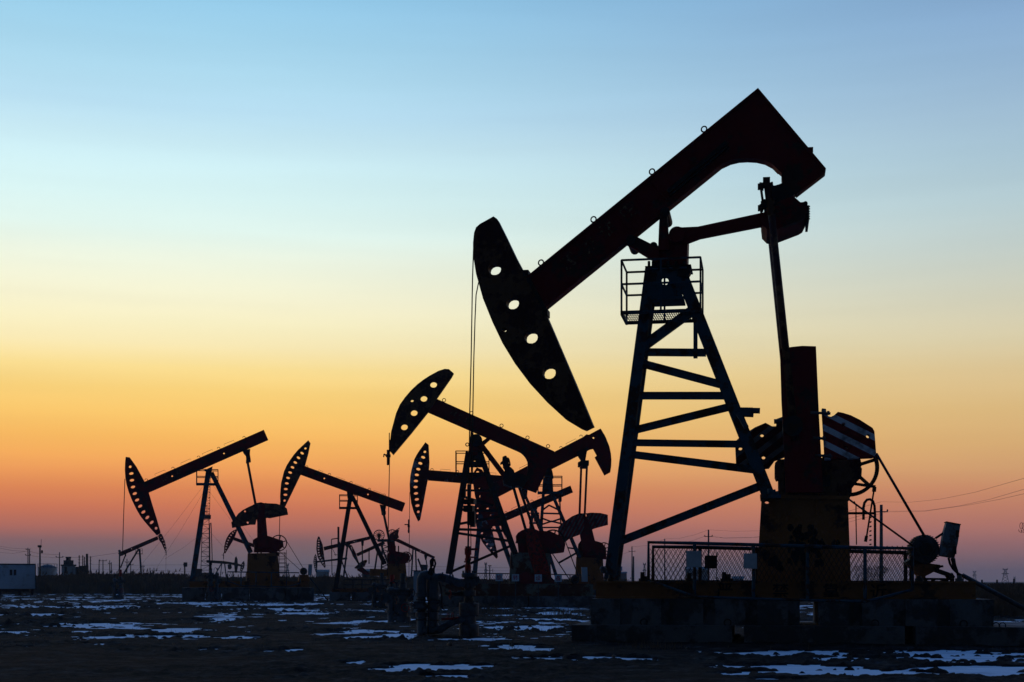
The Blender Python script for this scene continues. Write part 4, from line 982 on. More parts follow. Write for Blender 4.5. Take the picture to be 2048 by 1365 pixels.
# ================================================================== LEFT BACKGROUND
m = Th('portable_cabin', 'pale blue-white cabin on skids at the left edge of the frame', 'cabin', 36, 150)
k = m.k
a, b = m.tr(-60,1130,0), m.tr(70,1178,0)
m.part('body', MB().box2((a.x,0,b.z),(b.x,3,a.z)), WHITE)
m.part('roof', MB().box2((a.x-.08,-.1,a.z+.004),(b.x+.08,3.1,a.z+.14)), GALV)
for x in (22, 30):
    wq = m.tr(x,1145.5,0); f_ = m.part('window', MB().box2((wq.x-.16,-.05,wq.z-.35),(wq.x+.16,-.002,wq.z+.35)), WHITE); m.part('pane', MB().box2((wq.x-.12,-.062,wq.z-.3),(wq.x+.12,-.052,wq.z+.3)), GLASS, f_)
g = MB()
for x in (-40, 0, 40, 64): q = m.tr(x,1178,0); g.box2((q.x-.15,.1,-.1),(q.x+.15,2.9,b.z-.004))
g.box2((a.x,.12,b.z-.3),(b.x-.6,.3,b.z-.01)); m.part('skid', g, DARK)
m.part('corner_post', MB().box2((b.x+.003,-.05,b.z),(b.x+.1,.05,a.z)), GALV)

m = Th('storage_tank', 'low domed storage tank behind the reeds, right of the pale cabin', 'tank', 95, 360)
k = m.k; r = 19*k; zt = m.tr(95,1136,0).z
m.part('shell', MB().lathe((0,r,0),(0,0,1),[(-.1,r),(zt,r)],32), WHITE)
m.part('roof', MB().lathe((0,r,0),(0,0,1),[(zt+.01,r*1.02),(zt+.5,r*.7),(zt+.8,r*.3),(zt+.9,.1)],32), GALV)
g = MB(); g.ring((0,r,zt+1.0),(0,0,1),r,.04,32,5)
for i in range(16): a_ = i*math.pi/8; g.tube((math.cos(a_)*r,r+math.sin(a_)*r,zt),(math.cos(a_)*r,r+math.sin(a_)*r,zt+1),.035,n=5)
m.part('railing', g, DARK)
m = Th('process_building', 'plant building with stubby roof vents beyond the reeds', 'building', 136, 340)
k = m.k
a, b = m.tr(123,1132,0), m.tr(151,1160,0)
m.part('wall', MB().box2((a.x,0,-.1),(b.x,6,a.z)), WHITE)
m.part('roof', MB().box2((a.x-.2,-.2,a.z+.005),(b.x+.2,6.2,a.z+.3)), STEEL)
q = m.tr(137,1126,0); m.part('door', MB().box2((m.tr(129,1134,0).x,-.06,m.tr(129,1147,0).z),(m.tr(134,1134,0).x,-.003,m.tr(129,1134,0).z)), DARK)
p0, p1 = m.tr(127,1121,1), m.tr(147,1132,1); m.part('roof_unit', MB().box2((p0.x,.5,a.z+.305),(p1.x,4,p0.z)), STEEL)
for x in (133.5,136.5,140): q = m.tr(x,1114,2); m.part('vent', MB().lathe((q.x,2,0),(0,0,1),[(p0.z+.005,.2),(q.z-.3,.2),(q.z-.3,.3),(q.z,.3)],12), DARK)
m = Th('equipment_skid', 'dark boxy process equipment beside the plant building', 'equipment', 164, 330)
for x0, x1, y in ((151,158,1134),(158.5,168,1132),(168.5,177,1131)):
    a, b = m.tr(x0,y,0), m.tr(x1,1160,0); m.part('module', MB().box2((a.x,0,-.1),(b.x,3,a.z)), DARK)

def pole(label, x, ytop, D, w=.28, cross=(), lean=0, group='utility poles', double=None, v=0):
    m = Th('utility_pole', label, 'utility pole', x, D, None, group)
    top = m.tr(x + lean, ytop, 0)
    m.part('mast', MB().tube((0,0,-.2), top, w/2*1.15, w/2*.8, 8), WOOD)
    if double:
        a = m.tr(x + double, ytop + 4, .6); m.part('mast', MB().tube((a.x,.6,-.2), a, w/2*1.1, w/2*.8, 8), WOOD)
    for y, hw in cross:
        c = m.tr(x + lean * .9, y, 0); g = MB().bar(c - Vector((hw*m.k,0,0)), c + Vector((hw*m.k,0,0)), .12, .12)
        m.part('crossarm', g, WOOD)
        for s in (-1, 0, 1):
            q = c + Vector((hw*m.k*.92*s,0,.06)); m.part('insulator', MB().lathe(q,(0,0,1),[(0,.07),(.1,.1),(.22,.05)],8), STEEL)
    return m
LP = [('twin utility pole above the pale cabin roof',56,1096,300,((1100,4),(1111,5)),0,3.2),
 ('tall pole with a lamp head between the cabin and the storage tank',80,1091,240,((1095,2.5),),0,None),
 ('utility pole with drooping crossarm left of the plant building',119,1105,300,((1115,7),),0,None),
 ('leaning utility pole of the leaning pair near the far left pumpjack',197,1120,320,(),1.5,None),
 ('utility pole with a wide crossarm right of the leaning one',206,1120,320,((1122,7),),0,None),
 ('short twin pole between the crossarm pole and the red-topped wellhead',219.5,1121,340,((1128,3),),0,3.2),
 ('pole directly behind the red-topped wellhead',239,1100,260,((1104,2),),0,None),
 ('pole under the beam of the far left pumpjack',254,1118,330,((1125,4),),0,None),
 ('short pole with a small crossarm under the far left tower',261.5,1129,360,((1130,5),),0,None),
 ('pole just right of the far left pumpjack legs',286,1130,360,((1134,3),),0,None),
 ('thin pole in the reeds, left one of two before the blue leg',300,1136,330,(),0,None),
 ('thin pole in the reeds, right one of two before the blue leg',308,1136,330,(),0,None),
 ('pole with a transformer drum just left of the blue leg',369.5,1127,260,((1131,2.5),),0,None)]
for lab,x,y,D,cr,ln,db in LP:
    w_ = .30 if D < 290 else .24
    p = pole(lab, x, y, D, w_, cr, ln, double=db)
    if x == 80:
        p.part('antenna', MB().tube(p.tr(82,1092,0), p.tr(82.6,1079,0), .04, n=5), WOOD); p.part('lamp', MB().box(p.tr(79,1093,0),(.6,.3,.35)), DARK); p.part('junction_box', MB().box(p.tr(84,1104,0),(.3,.3,.5)), DARK)
    if x == 369.5: p.part('transformer', MB().lathe(p.tr(371,1134,0),(0,0,1),[(0,.35),(.8,.35)],12), STEEL)
for i,(x,y) in enumerate(((158.5,1111),(165.5,1111),(169,1114),(174,1108),(181,1113))):
    o = Th('mast', ['slim mast at the left end of the dark equipment','second slim mast from the left over the dark equipment','middle slim mast over the dark equipment','tallest and thickest mast over the dark equipment','slim mast standing just right of the dark equipment'][i], 'mast', x, 325, None, 'slim masts over the dark equipment')
    g = MB().tube((0,0,-.2), o.tr(x,y,0), .30 if i == 3 else .15, .26 if i == 3 else .1, 6)
    for j in range(3): g.box(o.tr(x,y+3+j*6,0),(.5,.1,.08))
    o.part('mast', g, DARK)

def wire(label, pts, D, r=.028, sag=0, group='power lines', parts=1):
    m = Th('power_line', label, 'power line', pts[0][0], D, None, group)
    P = []
    for (x0,y0),(x1,y1) in zip(pts[:-1], pts[1:]):
        for i in range(8):
            t = i/8; P.append((x0+(x1-x0)*t, y0+(y1-y0)*t))
    P.append(pts[-1])
    m.o.location = (0,0,0); m.o.rotation_euler = (0,0,0)
    # wires run between supports at their own depths
    W = []
    for x, y in P:
        d = D(x) if callable(D) else D
        W.append(((x-CX)/F*d, d, CH-(y-HY)/F*d))
    o = MB().path(W, r, 4).build('power_line', ROPE); 
    for kk in ('label','category','group'): o[kk] = m.o[kk]
    bpy.data.objects.remove(m.o)
def wire(label, pts, D, r=.028, group='power lines'):
    W = []
    for (x0,y0),(x1,y1) in zip(pts[:-1], pts[1:]):
        for i in range(6):
            t = i/6; W.append((x0+(x1-x0)*t, y0+(y1-y0)*t))
    W.append(pts[-1])
    Q = []
    for x, y in W:
        d = D(x) if callable(D) else D
        Q.append(((x-CX)/F*d, d, CH-(y-HY)/F*d))
    tag(MB().path(Q, r, 4).build('power_line', ROPE), label, 'power line', group)
dl = lambda x: 300
wire('uppermost wire leaving the twin pole to the left edge', [(-30,1090),(0,1093),(25,1097),(56,1098)], dl, .022)
wire('middle wire from the left edge to the twin pole', [(-30,1093),(0,1097),(25,1101.5),(56,1103.5)], dl, .03)
wire('lowest wire from the left edge to the twin pole', [(-30,1100),(0,1105),(25,1107.5),(52,1103)], dl, .022)
wire('upper wire from the twin pole past the lamp pole to the drooping crossarm', [(58,1103),(80,1108),(119,1110)], dl, .03)
wire('lower wire from the twin pole to the drooping crossarm', [(60,1111.5),(80,1114),(112,1116)], dl, .026)
wire('wire from the drooping crossarm over the plant building to the far left pumpjack', [(124,1114),(150,1115.5),(181,1114),(210,1110),(236,1106)], dl, .03)
wire('long level wire across the reeds behind the blue legs, the higher', [(181,1129),(250,1131),(370,1130),(500,1131)], lambda x: 360, .03)
wire('long level wire across the reeds behind the blue legs, the lower', [(181,1139),(280,1140),(400,1145),(500,1146)], lambda x: 360, .024)
wire('level wire running behind the black A-frame and the pulley tower', [(560,1127),(640,1131),(760,1134),(880,1133.5),(1020,1136)], lambda x: 420, .035)
wire('lower level wire behind the second pumpjack tower', [(860,1140),(940,1141),(1020,1142)], lambda x: 430, .025)

# workover rig
m = Th('workover_rig', 'tall slim lattice drilling mast behind the blue legs of the left pumpjack', 'drilling rig', 412, 330)
k = m.k; g = MB()
def lat_mast(xa0,xa1,ya,xb0,xb1,yb,n,t,g):
    for v in (-.7,.7):
        g.bar(m.tr(xa0,ya,v), m.tr(xb0,yb,v), t, t); g.bar(m.tr(xa1,ya,v), m.tr(xb1,yb,v), t, t)
    for i in range(n):
        f0, f1 = i/n, (i+1)/n
        l0,r0,y0 = xa0+(xb0-xa0)*f0, xa1+(xb1-xa1)*f0, ya+(yb-ya)*f0; l1,r1,y1 = xa0+(xb0-xa0)*f1, xa1+(xb1-xa1)*f1, ya+(yb-ya)*f1
        g.bar(m.tr(l0,y0,-.7), m.tr(r0,y0,-.7), t*.7, t*.7)
        g.bar(m.tr(*((l0,y0) if i%2 else (r0,y0)),-.7), m.tr(*((r1,y1) if i%2 else (l1,y1)),-.7), t*.5, t*.5)
lat_mast(413,420.5,952,409.5,419,1040,16,.12,g); m.part('upper_mast', g, STEEL)
g = MB(); lat_mast(405,418,1040,401.5,418.5,1150,12,.16,g); m.part('lower_mast', g, STEEL)
g = MB().box2(tuple(m.tr(405.5,1030,-1)), tuple(m.tr(421.8,1038,-1)+Vector((0,2,0)))); m.part('crown_basket', g, DARK)
g = MB()
for x in (409.5,413,416): g.bar(m.tr(x,1012,-.9), m.tr(x,1030,-.9), .08,.08)
for y in (1012,1018,1024): g.bar(m.tr(409,y,-.9), m.tr(416.5,y,-.9), .08,.08)
m.part('cage', g, DARK)
g = MB().path([m.tr(x,y,-.9) for x,y in ((420,1140),(419.5,1060),(420,1047),(422,1046),(422.8,1060),(424.5,1122))], .10, 6); m.part('stand_pipe', g, STEEL)
for (a,b) in (((416,960),(268,1148)),((417,968),(306,1148)),((403,1068),(330,1118)),((418,960),(560,1150)),((420,985),(545,1148)),((420,1064),(468,1112))):
    m.part('guy_wire', MB().path([m.tr(*a,0), m.tr((a[0]+b[0])/2,(a[1]+b[1])/2+3,0), m.tr(*b,0)], .022, 4), ROPE)
a, b = m.tr(388,1146,0), m.tr(425,1160,0); m.part('carrier', MB().box2((a.x,-1,0.),(b.x,1.4,a.z)).box2(tuple(m.tr(392,1138,-.8)),tuple(m.tr(404,1147,-.8)+Vector((0,1.8,0)))), DARK)

# ================================================================== RIGHT BACKGROUND
pole('short crossarm pole with a companion post, left of the guard mesh', 1264, 1093, 400, .34, ((1103.5,6.5),))
pole('bare companion post beside the left crossarm pole', 1267, 1113, 400, .5)
pole('thin pole behind the left end of the guard mesh', 1329.5, 1078, 330, .30, ((1085,2),))
pole('pole with a crossarm behind the two grey plates', 1417, 1060, 255, .34, ((1073.5,8),))
pole('slender faint mast behind the dark plate', 1433.6, 1104, 520, .35, ((1110,2),))
p = pole('tall grey pole right of the yellow pedestal', 1762.5, 1010, 165, .42, ((1024,13),))
dr = lambda x: 165 if x > 1762 else (165 + (1762.5-x)/345*90 if x > 1417 else 255 + (1417-x)/153*145)
wire('top wire between the tall grey pole and the crossarm pole', [(1762,1004),(1700,1022),(1600,1050),(1520,1062),(1470,1063),(1417,1060)], dr, .018)
wire('lower left wire between the tall grey pole and the crossarm pole', [(1750,1024),(1690,1040),(1600,1062),(1500,1076),(1450,1077),(1424,1073)], dr, .018)
wire('lower right wire between the tall grey pole and the crossarm pole', [(1775,1024),(1700,1044),(1600,1067),(1520,1075),(1450,1076),(1410,1073)], dr, .014)
wire('top wire from the crossarm pole to the thin pole', [(1417,1060),(1390,1070),(1360,1077),(1329,1078)], dr, .022)
wire('lower wire from the crossarm pole to the thin pole', [(1409,1073),(1385,1082),(1350,1089)], dr, .022)
wire('wire from the thin pole to the left crossarm pole', [(1329,1079),(1300,1091),(1264,1094)], dr, .03)
wire('wire from the left crossarm pole down behind the blue tower leg', [(1264,1103),(1250,1107),(1232,1112)], dr, .03)
rr = lambda x: 165 - (x-1762)/286*60
wire('top wire climbing right from the tall grey pole', [(1762,1004),(1820,1005),(1880,999),(1950,985),(2048,957),(2100,940)], rr, .013)
wire('middle wire climbing right from the tall grey pole', [(1776,1023),(1850,1022),(1920,1012),(1980,999),(2048,979),(2100,962)], rr, .013)
wire('lowest wire climbing right from the tall grey pole', [(1750,1025),(1850,1023),(1940,1010),(2000,999),(2048,988),(2100,978)], rr, .013)

def pylon(label, x, yt, D, hw):
    m = Th('pylon', label, 'pylon', x, D, None, 'distant pylons')
    k = m.k; H = m.tr(x, yt, 0).z; g = MB(); w = hw*k; b = w*.8; t = .55
    def at(s, f): return Vector((s*(b*(1-f)**1.3 + w*.18), 0, H*f))
    fr = [0,.25,.45,.6,.72,.84,.93]
    for s in (-1,1):
        for a_, c_ in zip(fr[:-1], fr[1:]): g.bar(at(s,a_), at(s,c_), t, t)
    for a_, c_ in zip(fr[:-1], fr[1:]): g.bar(at(-1,a_), at(1,c_), t*.7, t*.5); g.bar(at(1,a_), at(-1,c_), t*.7, t*.5)
    m.part('tower', g, STEEL)
    g = MB()
    for f, ww in ((.62,1.0),(.9,.75)):
        g.bar((-w*ww,0,H*f),(w*ww,0,H*f),t,t); 
        for s in (-1,1): g.bar((s*w*ww,0,H*f),(s*w*.2,0,H*f+H*.06),t*.7,t*.5)
    for s in (-1,1): g.bar((s*w*.2,0,H*.9),(s*w*.7,0,H),t,t*.8)
    m.part('crossarm', g, STEEL)
pylon('larger distant pylon at the right, above the slatted fence', 2010.5, 1137, 1500, 7)
pylon('smaller distant pylon, left one of the right-hand pair', 1949, 1142, 1800, 4.5)
pylon('tiny pylon nearest the right edge', 2029, 1154, 2300, 3)
pylon('distant pylon between the left crossarm pole and the guard mesh', 1289, 1126, 1200, 4)
pylon('distant pylon seen over the mesh fence of the second pumpjack', 971.5, 1125, 1100, 3.2)
pylon('faint pylon behind the ladder cage of the left pumpjack', 575, 1127, 1150, 4)
m = Th('lamp_mast', 'distant lamp mast right of the pylon over the second pumpjack fence', 'lamp mast', 979.5, 500)
m.part('mast', MB().tube((0,0,0), m.tr(979.5,1132,0), .25, .18, 6).box(m.tr(979.5,1132,0),(1.2,.4,.3)), DARK)
m.part('crossarm', MB().bar(m.tr(972,1142,0), m.tr(986,1141,0), .15,.15).bar(m.tr(985.5,1138,0), m.tr(985.5,1146,0), .15,.15), DARK)
m = Th('floodlight_post', 'small floodlight post just right of the red stuffing box', 'floodlight', 953, 260)
m.part('mast', MB().tube((0,0,0), m.tr(953,1143,0), .12, .1, 6), DARK); m.part('lamp', MB().box(m.tr(953,1142,0),(.35,.2,.25)), DARK)

# fence on the right
m = Th('rail_fence', 'low steel rail fence beyond the sloping pipe at the right', 'fence', 1990, 120)
k = m.k
for x, y in ((1904,1162),(1964,1160),(1994,1160),(2028,1158),(2060,1157)):
    a = m.tr(x,y,0); m.part('post', MB().box2((a.x-.07,-.07,-.2),(a.x+.07,.07,a.z)), DARK)
a, b = m.tr(1900,1168,0), m.tr(2100,1168,0)
m.part('rail', MB().bar((a.x,0,a.z),(b.x,0,a.z),.06,.05).bar((a.x,0,.5),(b.x,0,.5),.05,.05), DARK)
g = MB()
for i in range(64): u = a.x+(b.x-a.x)*i/64; g.bar((u,0,.1),(u,0,a.z-.02),.022,.022)
m.part('slat', g, DARK)
m = Th('razor_wire', 'coil of razor wire hanging at the right edge', 'razor wire', 2048, 60)
g = MB()
for i in range(5):
    c = m.tr(2043+i*4.5, 1052+i*.8, i*.05); g.ring(c, (.8,.5,0), 6.2*m.k, .010, 20, 5)
for i in range(4): c = m.tr(2040+i*5,1061,0); g.path([c+Vector((-.06,0,.03)),c+Vector((-.03,0,-.06)),c+Vector((.06,0,-.10)),c+Vector((.08,0,0))],.012,5)
g.tube(m.tr(2052,1056,0), m.tr(2110,1060,0), .03, n=6); m.part('coil', g, DARK)
m.part('bracket_post', MB().tube((m.tr(2100,1060,0).x,0,-.1), m.tr(2100,1050,0), .06, n=8), DARK)

for i,(x,y,D,w,d,h,lab) in enumerate(((1393,1139,420,44,6,0,'far pale box container behind the grey plates, left'),(1476,1158,450,22,5,0,'far low pale roof behind the right grey plate'),(1236,1142,260,13,4,0,'small far tank car behind the foot of the blue tower'),(645,1144,520,26,6,0,'long low far shed with a snowy roof right of the left pumpjack'),(735,1143,520,22,6,0,'far low dark shed behind the pulley tower'),(1246,1147,700,15,4,0,'far low shed left of the guard mesh'))):
    m = Th('far_shed', lab, 'shed', x, D)
    hw = w/2*m.k; zt = m.tr(x,y,0).z
    m.part('wall', MB().box2((-hw,0,-.1),(hw,d,zt)), WHITE if i in (0,1,3) else STEEL)
    m.part('roof', MB().add([(-hw-.2,-.2,zt+.01),(hw+.2,-.2,zt+.01),(hw+.2,d+.2,zt+.01),(-hw-.2,d+.2,zt+.01),(-hw-.2,d/2,zt+.8),(hw+.2,d/2,zt+.8)],[(0,1,5,4),(2,3,4,5),(1,2,5),(0,4,3),(0,3,2,1)]), GALV)

# ================================================================== GROUND, SNOW
rng = np.random.default_rng(5)
LAT = rng.random((512, 512)).astype(np.float32)
def vnoise(x, y):
    xi = np.floor(x).astype(int); yi = np.floor(y).astype(int); fx = x - xi; fy = y - yi
    fx = fx*fx*(3-2*fx); fy = fy*fy*(3-2*fy)
    g = lambda a, b: LAT[a % 512, b % 512]
    return (g(xi,yi)*(1-fx)+g(xi+1,yi)*fx)*(1-fy)+(g(xi,yi+1)*(1-fx)+g(xi+1,yi+1)*fx)*fy - .5
def patch(x, y, w, h, a=.16): return (x, y, w, h, a)
PATCHES = [(845,1339,160,12),(880,1333,200,6),(1010,1337,0,0),(717,1326,76,5),(877,1354,110,3),(1110,1319,230,9),(1240,1318,120,6),(1045,1257,190,11),(1085,1263,60,4),(1040,1293,120,13),(1075,1301,70,5),(950,1280,140,5),
 (755,1264,160,5),(765,1277,145,6),(727,1243,46,5),(796,1242,74,7),(706,1252,40,3),(820,1270,90,4),
 (170,1252,180,8),(300,1275,190,8),(350,1262,120,6),(60,1216,120,5),(190,1215,210,7),(275,1219,60,4),(60,1230,160,4),(480,1276,100,5),(575,1303,90,6),(430,1240,150,5),(20,1251,70,5),
 (1580,1307,330,7),(1880,1309,380,10),(1900,1321,420,12),(1560,1336,250,8),(1660,1348,380,9),(1950,1338,260,9),(1800,1351,420,5),(1560,1360,160,3),(1930,1350,240,8),(1500,1312,160,5),
 (1100,1240,120,5),(1010,1232,80,4),(1120,1228,110,4),(90,1200,150,3),(20,1265,60,3),(200,1290,90,3),(40,1296,60,2),(420,1300,40,2),(380,1207,240,4),(560,1210,190,5),(600,1228,120,4),(540,1219,150,4)]
def ground_h(X, Y):
    D = np.maximum(Y, 5.)
    n1 = vnoise(X*.16+3, Y*.11+9); n2 = vnoise(X*.55+50, Y*.42+7); n3 = vnoise(X*1.7+11, Y*1.5+80); n4 = vnoise(X*4.6+31, Y*4.4+20); n5 = vnoise(X*11.+5, Y*11.+61); n6 = vnoise(X*27., Y*27.+5)
    rough = np.clip(.65 + vnoise(X*.3+90, Y*.3)*1.9, .15, 1.5)
    clod = np.clip(n4 - .12, 0, 1)*.20 + np.clip(n5 - .10, 0, 1)*.10 + np.clip(n3 - .22, 0, 1)*.22
    amp = np.interp(D, [13, 34, 50, 90], [.28, .36, .9, 1.35]); clod = clod*np.interp(D, [20, 45], [.5, .95]); rough = rough*np.interp(D, [20, 45], [.7, 1.])
    off = np.interp(D, [13, 28, 36, 46, 60, 80, 110, 170], [.030, .028, .022, .020, .018, .004, -.006, -.016])
    h = amp*(n1*.04 + n2*.07 + n3*.085) + rough*(clod + n5*.026 + n6*.014) + off
    for x, y, w, hh in PATCHES:
        if w <= 0: continue
        d = CH*F/(y-HY); xc = (x-CX)/F*d; rx = w/2*d/F; ry = max(hh/2*d/(y-HY)*1.25, .35)
        q = ((X-xc)/rx)**2 + ((Y-d)/ry)**2 + n3*1.3 + n2*1.0 + n4*1.5 + n5*.8
        h = h - .14*np.clip(1.35 - q, 0, 1)**.7 * (1 - .3*np.clip(n4*3, 0, 1))
    # trampled soil mound around the near foundations
    q = ((X-(1600-CX)/F*34.5)/6.6)**2 + ((Y-34.6)/2.8)**2
    h = np.where(q < 1.3, np.maximum(h, .03 + .05*np.clip(1.3-q,0,1) + n3*.04 + n4*.04), h)
    # rubble verge under the other pumps
    return h
SNOWZ = 0.0
na, nr = 900, 560
ang = np.radians(np.linspace(-33, 33, na)); rad = 13 * (330/13) ** np.linspace(0, 1, nr)
A, R_ = np.meshgrid(ang, rad); X = R_*np.tan(A); Y = R_
Z = ground_h(X, Y)
edge = np.clip((330 - Y)/60, 0, 1); Z = Z*edge - .05*(1-edge)
verts = np.stack([X, Y, Z], -1).reshape(-1, 3)
i, j = np.meshgrid(np.arange(nr-1), np.arange(na-1), indexing='ij')
q = (i*na + j).ravel(); faces = np.stack([q, q+1, q+na+1, q+na], -1)
base = len(verts)
B = 4000
ext = np.array([(-B,-200,-.4),(B,-200,-.4),(B,B,-.4),(-B,B,-.4)])
verts = np.vstack([verts, ext]); 
me = bpy.data.meshes.new('ground'); 
me.vertices.add(len(verts)); me.vertices.foreach_set('co', verts.ravel())
nf = len(faces) + 1
loops = np.concatenate([faces.ravel(), [base, base+1, base+2, base+3]])
me.loops.add(len(loops)); me.loops.foreach_set('vertex_index', loops.astype(np.int32))
me.polygons.add(nf); ls = np.arange(nf)*4
me.polygons.foreach_set('loop_start', ls.astype(np.int32)); me.polygons.foreach_set('loop_total', np.full(nf, 4, np.int32))
me.update(calc_edges=True); me.validate()
m_, nt, b = nodes('frozen_mud'); L = nt.links.new
tc = N(nt,'ShaderNodeTexCoord'); no = N(nt,'ShaderNodeTexNoise'); no.inputs['Scale'].default_value = 1.3; no.inputs['Detail'].default_value = 14; no.inputs['Roughness'].default_value = .78
L(tc.outputs['Object'], no.inputs['Vector'])
rp = ramp(nt, [(.34,(.006,.005,.0045)),(.46,(.016,.012,.010)),(.53,(.033,.025,.021)),(.60,(.052,.046,.043)),(.68,(.10,.098,.096))]); L(no.outputs['Fac'], rp.inputs['Fac']); L(rp.outputs['Color'], b.inputs['Base Color'])
b.inputs['Roughness'].default_value = 1; b.inputs['Specular IOR Level'].default_value = .05
n2 = N(nt,'ShaderNodeTexNoise'); n2.inputs['Scale'].default_value = 6; n2.inputs['Detail'].default_value = 12; n2.inputs['Roughness'].default_value = .65; L(tc.outputs['Object'], n2.inputs['Vector'])
bp = N(nt,'ShaderNodeBump'); bp.inputs['Strength'].default_value = 1; bp.inputs['Distance'].default_value = .12; L(n2.outputs['Fac'], bp.inputs['Height']); L(bp.outputs['Normal'], b.inputs['Normal'])
me.materials.append(m_)
o = bpy.data.objects.new('ground', me); COL.objects.link(o); tag(o, 'dark frozen mud ground with clods and hollows', None, None, 'structure')
# snow lies level in the hollows
m_, nt, b = nodes('old_snow'); L = nt.links.new
tc = N(nt,'ShaderNodeTexCoord'); no = N(nt,'ShaderNodeTexNoise'); no.inputs['Scale'].default_value = 1.4; no.inputs['Detail'].default_value = 10; L(tc.outputs['Object'], no.inputs['Vector'])
rp = ramp(nt, [(.3,(.55,.60,.66)),(.5,(.74,.80,.86)),(.7,(.82,.88,.92))]); L(no.outputs['Fac'], rp.inputs['Fac']); L(rp.outputs['Color'], b.inputs['Base Color'])
b.inputs['Roughness'].default_value = .85; b.inputs['Specular IOR Level'].default_value = .12
bp = N(nt,'ShaderNodeBump'); bp.inputs['Strength'].default_value = .4; bp.inputs['Distance'].default_value = .02; L(no.outputs['Fac'], bp.inputs['Height']); L(bp.outputs['Normal'], b.inputs['Normal'])
ns, ms = 220, 260
xs = np.linspace(-1, 1, ns); ys = 14*(175/14)**np.linspace(0, 1, ms)
XX, YY = np.meshgrid(xs, ys); XX = XX*YY*.6
ZZ = SNOWZ + vnoise(XX*.8+5, YY*.8)*.012 
mb = MB(); mb.v = [tuple(p) for p in np.stack([XX,YY,ZZ],-1).reshape(-1,3)]
for a_ in range(ms-1):
    for c_ in range(ns-1):
        k0 = a_*ns+c_; mb.f.append([k0,k0+1,k0+ns+1,k0+ns]); mb.s.append(True)
o = mb.build('snow', m_); tag(o, 'thin bluish patches of old snow lying in the mud hollows', None, None, 'stuff')

def gz(x, y): return float(ground_h(np.array([x]), np.array([y]))[0])
# loose stones and clods
random.seed(11)
for i,(x,y,s,mt,lab) in enumerate(((1376,1299,11,CONC,'pale stone in front of the gap between the slabs'),(1322,1297,8,CONC,'small grey stone left of the pale one'),(900,1291,13,COPPER,'dark clod of earth right of the riser pipes'),(1228,1319,9,COPPER,'small clod lying in the foreground snow patch'),(1190,1323,7,COPPER,'lower clod at the edge of the foreground snow patch'),(1475,1279,16,CONC,'broken concrete chunk in the gap between the first two slabs'))):
    D_ = CH*F/(y-HY+s*.2); xx = (x-CX)/F*D_; 
    r = s/2*D_/F; b_ = MB(); import bmesh
    bm = bmesh.new(); bmesh.ops.create_icosphere(bm, subdivisions=2, radius=r)
    for vtx in bm.verts: vtx.co *= random.uniform(.75,1.15); vtx.co.z *= .75
    me_ = bpy.data.meshes.new('stone'); bm.to_mesh(me_); bm.free(); me_.materials.append(mt)
    o = bpy.data.objects.new('stone', me_); COL.objects.link(o); o.location = (xx, D_, gz(xx,D_)+r*.35); tag(o, lab, 'stone')

# ------------------------------------------------------------------ reeds and dry grass
def blades(name, label, regions, mat, seed):
    r = np.random.default_rng(seed); V, Fc = [], []
    base = 0
    for (n, xf, yf, hf, wd) in regions:
        for _ in range(n):
            D_ = yf(r); x = xf(r, D_); h = hf(r, x, D_)
            if h <= .03: continue
            z = -.05; ln = r.normal(0, .13)*h; ln2 = r.normal(0, .08)*h; w = wd*(.6+.8*r.random())
            m1 = (x+ln*.4, D_+ln2, z+h*.6); t = (x+ln*1.2, D_+ln2*2, z+h)
            V += [(x-w/2,D_,z),(x+w/2,D_,z),(m1[0]+w*.45,m1[1],m1[2]),(m1[0]-w*.45,m1[1],m1[2]),(t[0],t[1],t[2])]
            Fc += [(base,base+1,base+2,base+3),(base+3,base+2,base+4)]; base += 5
            if wd > .02 and r.random() < .5:   # plume
                V += [(t[0]-w*1.6,t[1],t[2]-h*.02),(t[0]+w*1.6,t[1],t[2]-h*.01),(t[0]+w*.8+ln*.3,t[1],t[2]+h*.10),(t[0]+ln*.4,t[1]+.01,t[2]+h*.15)]
                Fc += [(base,base+1,base+2,base+3)]; base += 4
    me_ = bpy.data.meshes.new(name); me_.from_pydata(V, [], Fc); me_.materials.append(mat)
    o = bpy.data.objects.new(name, me_); COL.objects.link(o); tag(o, label, None, None, 'stuff'); return o
PX = lambda lo, hi: (lambda r, D_: (r.uniform(lo, hi)-CX)/F*D_)
def hprof(x, D_, r):
    px = x/D_*F + CX
    bump_ = 1 + .25*math.sin(px*.05) + .15*math.sin(px*.13+2)
    return px, bump_
def hA(r, x, D_):
    px, bp_ = hprof(x, D_, r)
    top = 1153 if px < 160 else (1150 if px < 370 else 1156)
    return (CH - (top-HY)*D_/F)*(.55+.45*r.random()**1.1)*(.93+.07*bp_) + (r.random() < .06)*.6*r.random()
blades('reeds', 'belt of tall dry brown reeds behind the pumpjacks', [
    (46000, PX(-60, 900), lambda r: 168+ r.random()**1.4*60, hA, .05),
    (9000, PX(880, 1250), lambda r: 180+ r.random()*60, lambda r,x,D_: (CH+3*D_/F)*(.6+.4*r.random()), .05),
    (6000, PX(1250, 1950), lambda r: 200+ r.random()*60, lambda r,x,D_: (CH+(0+6*(r.random()<.05))*D_/F)*(.6+.4*r.random()), .05),
    (16000, PX(1880, 2300), lambda r: 58+ r.random()**1.2*50, lambda r,x,D_: (CH-6*D_/F)*(.5+.5*r.random()**.6)*min(1,(.55+(D_-58)/60)), .03)], COPPER, 2)
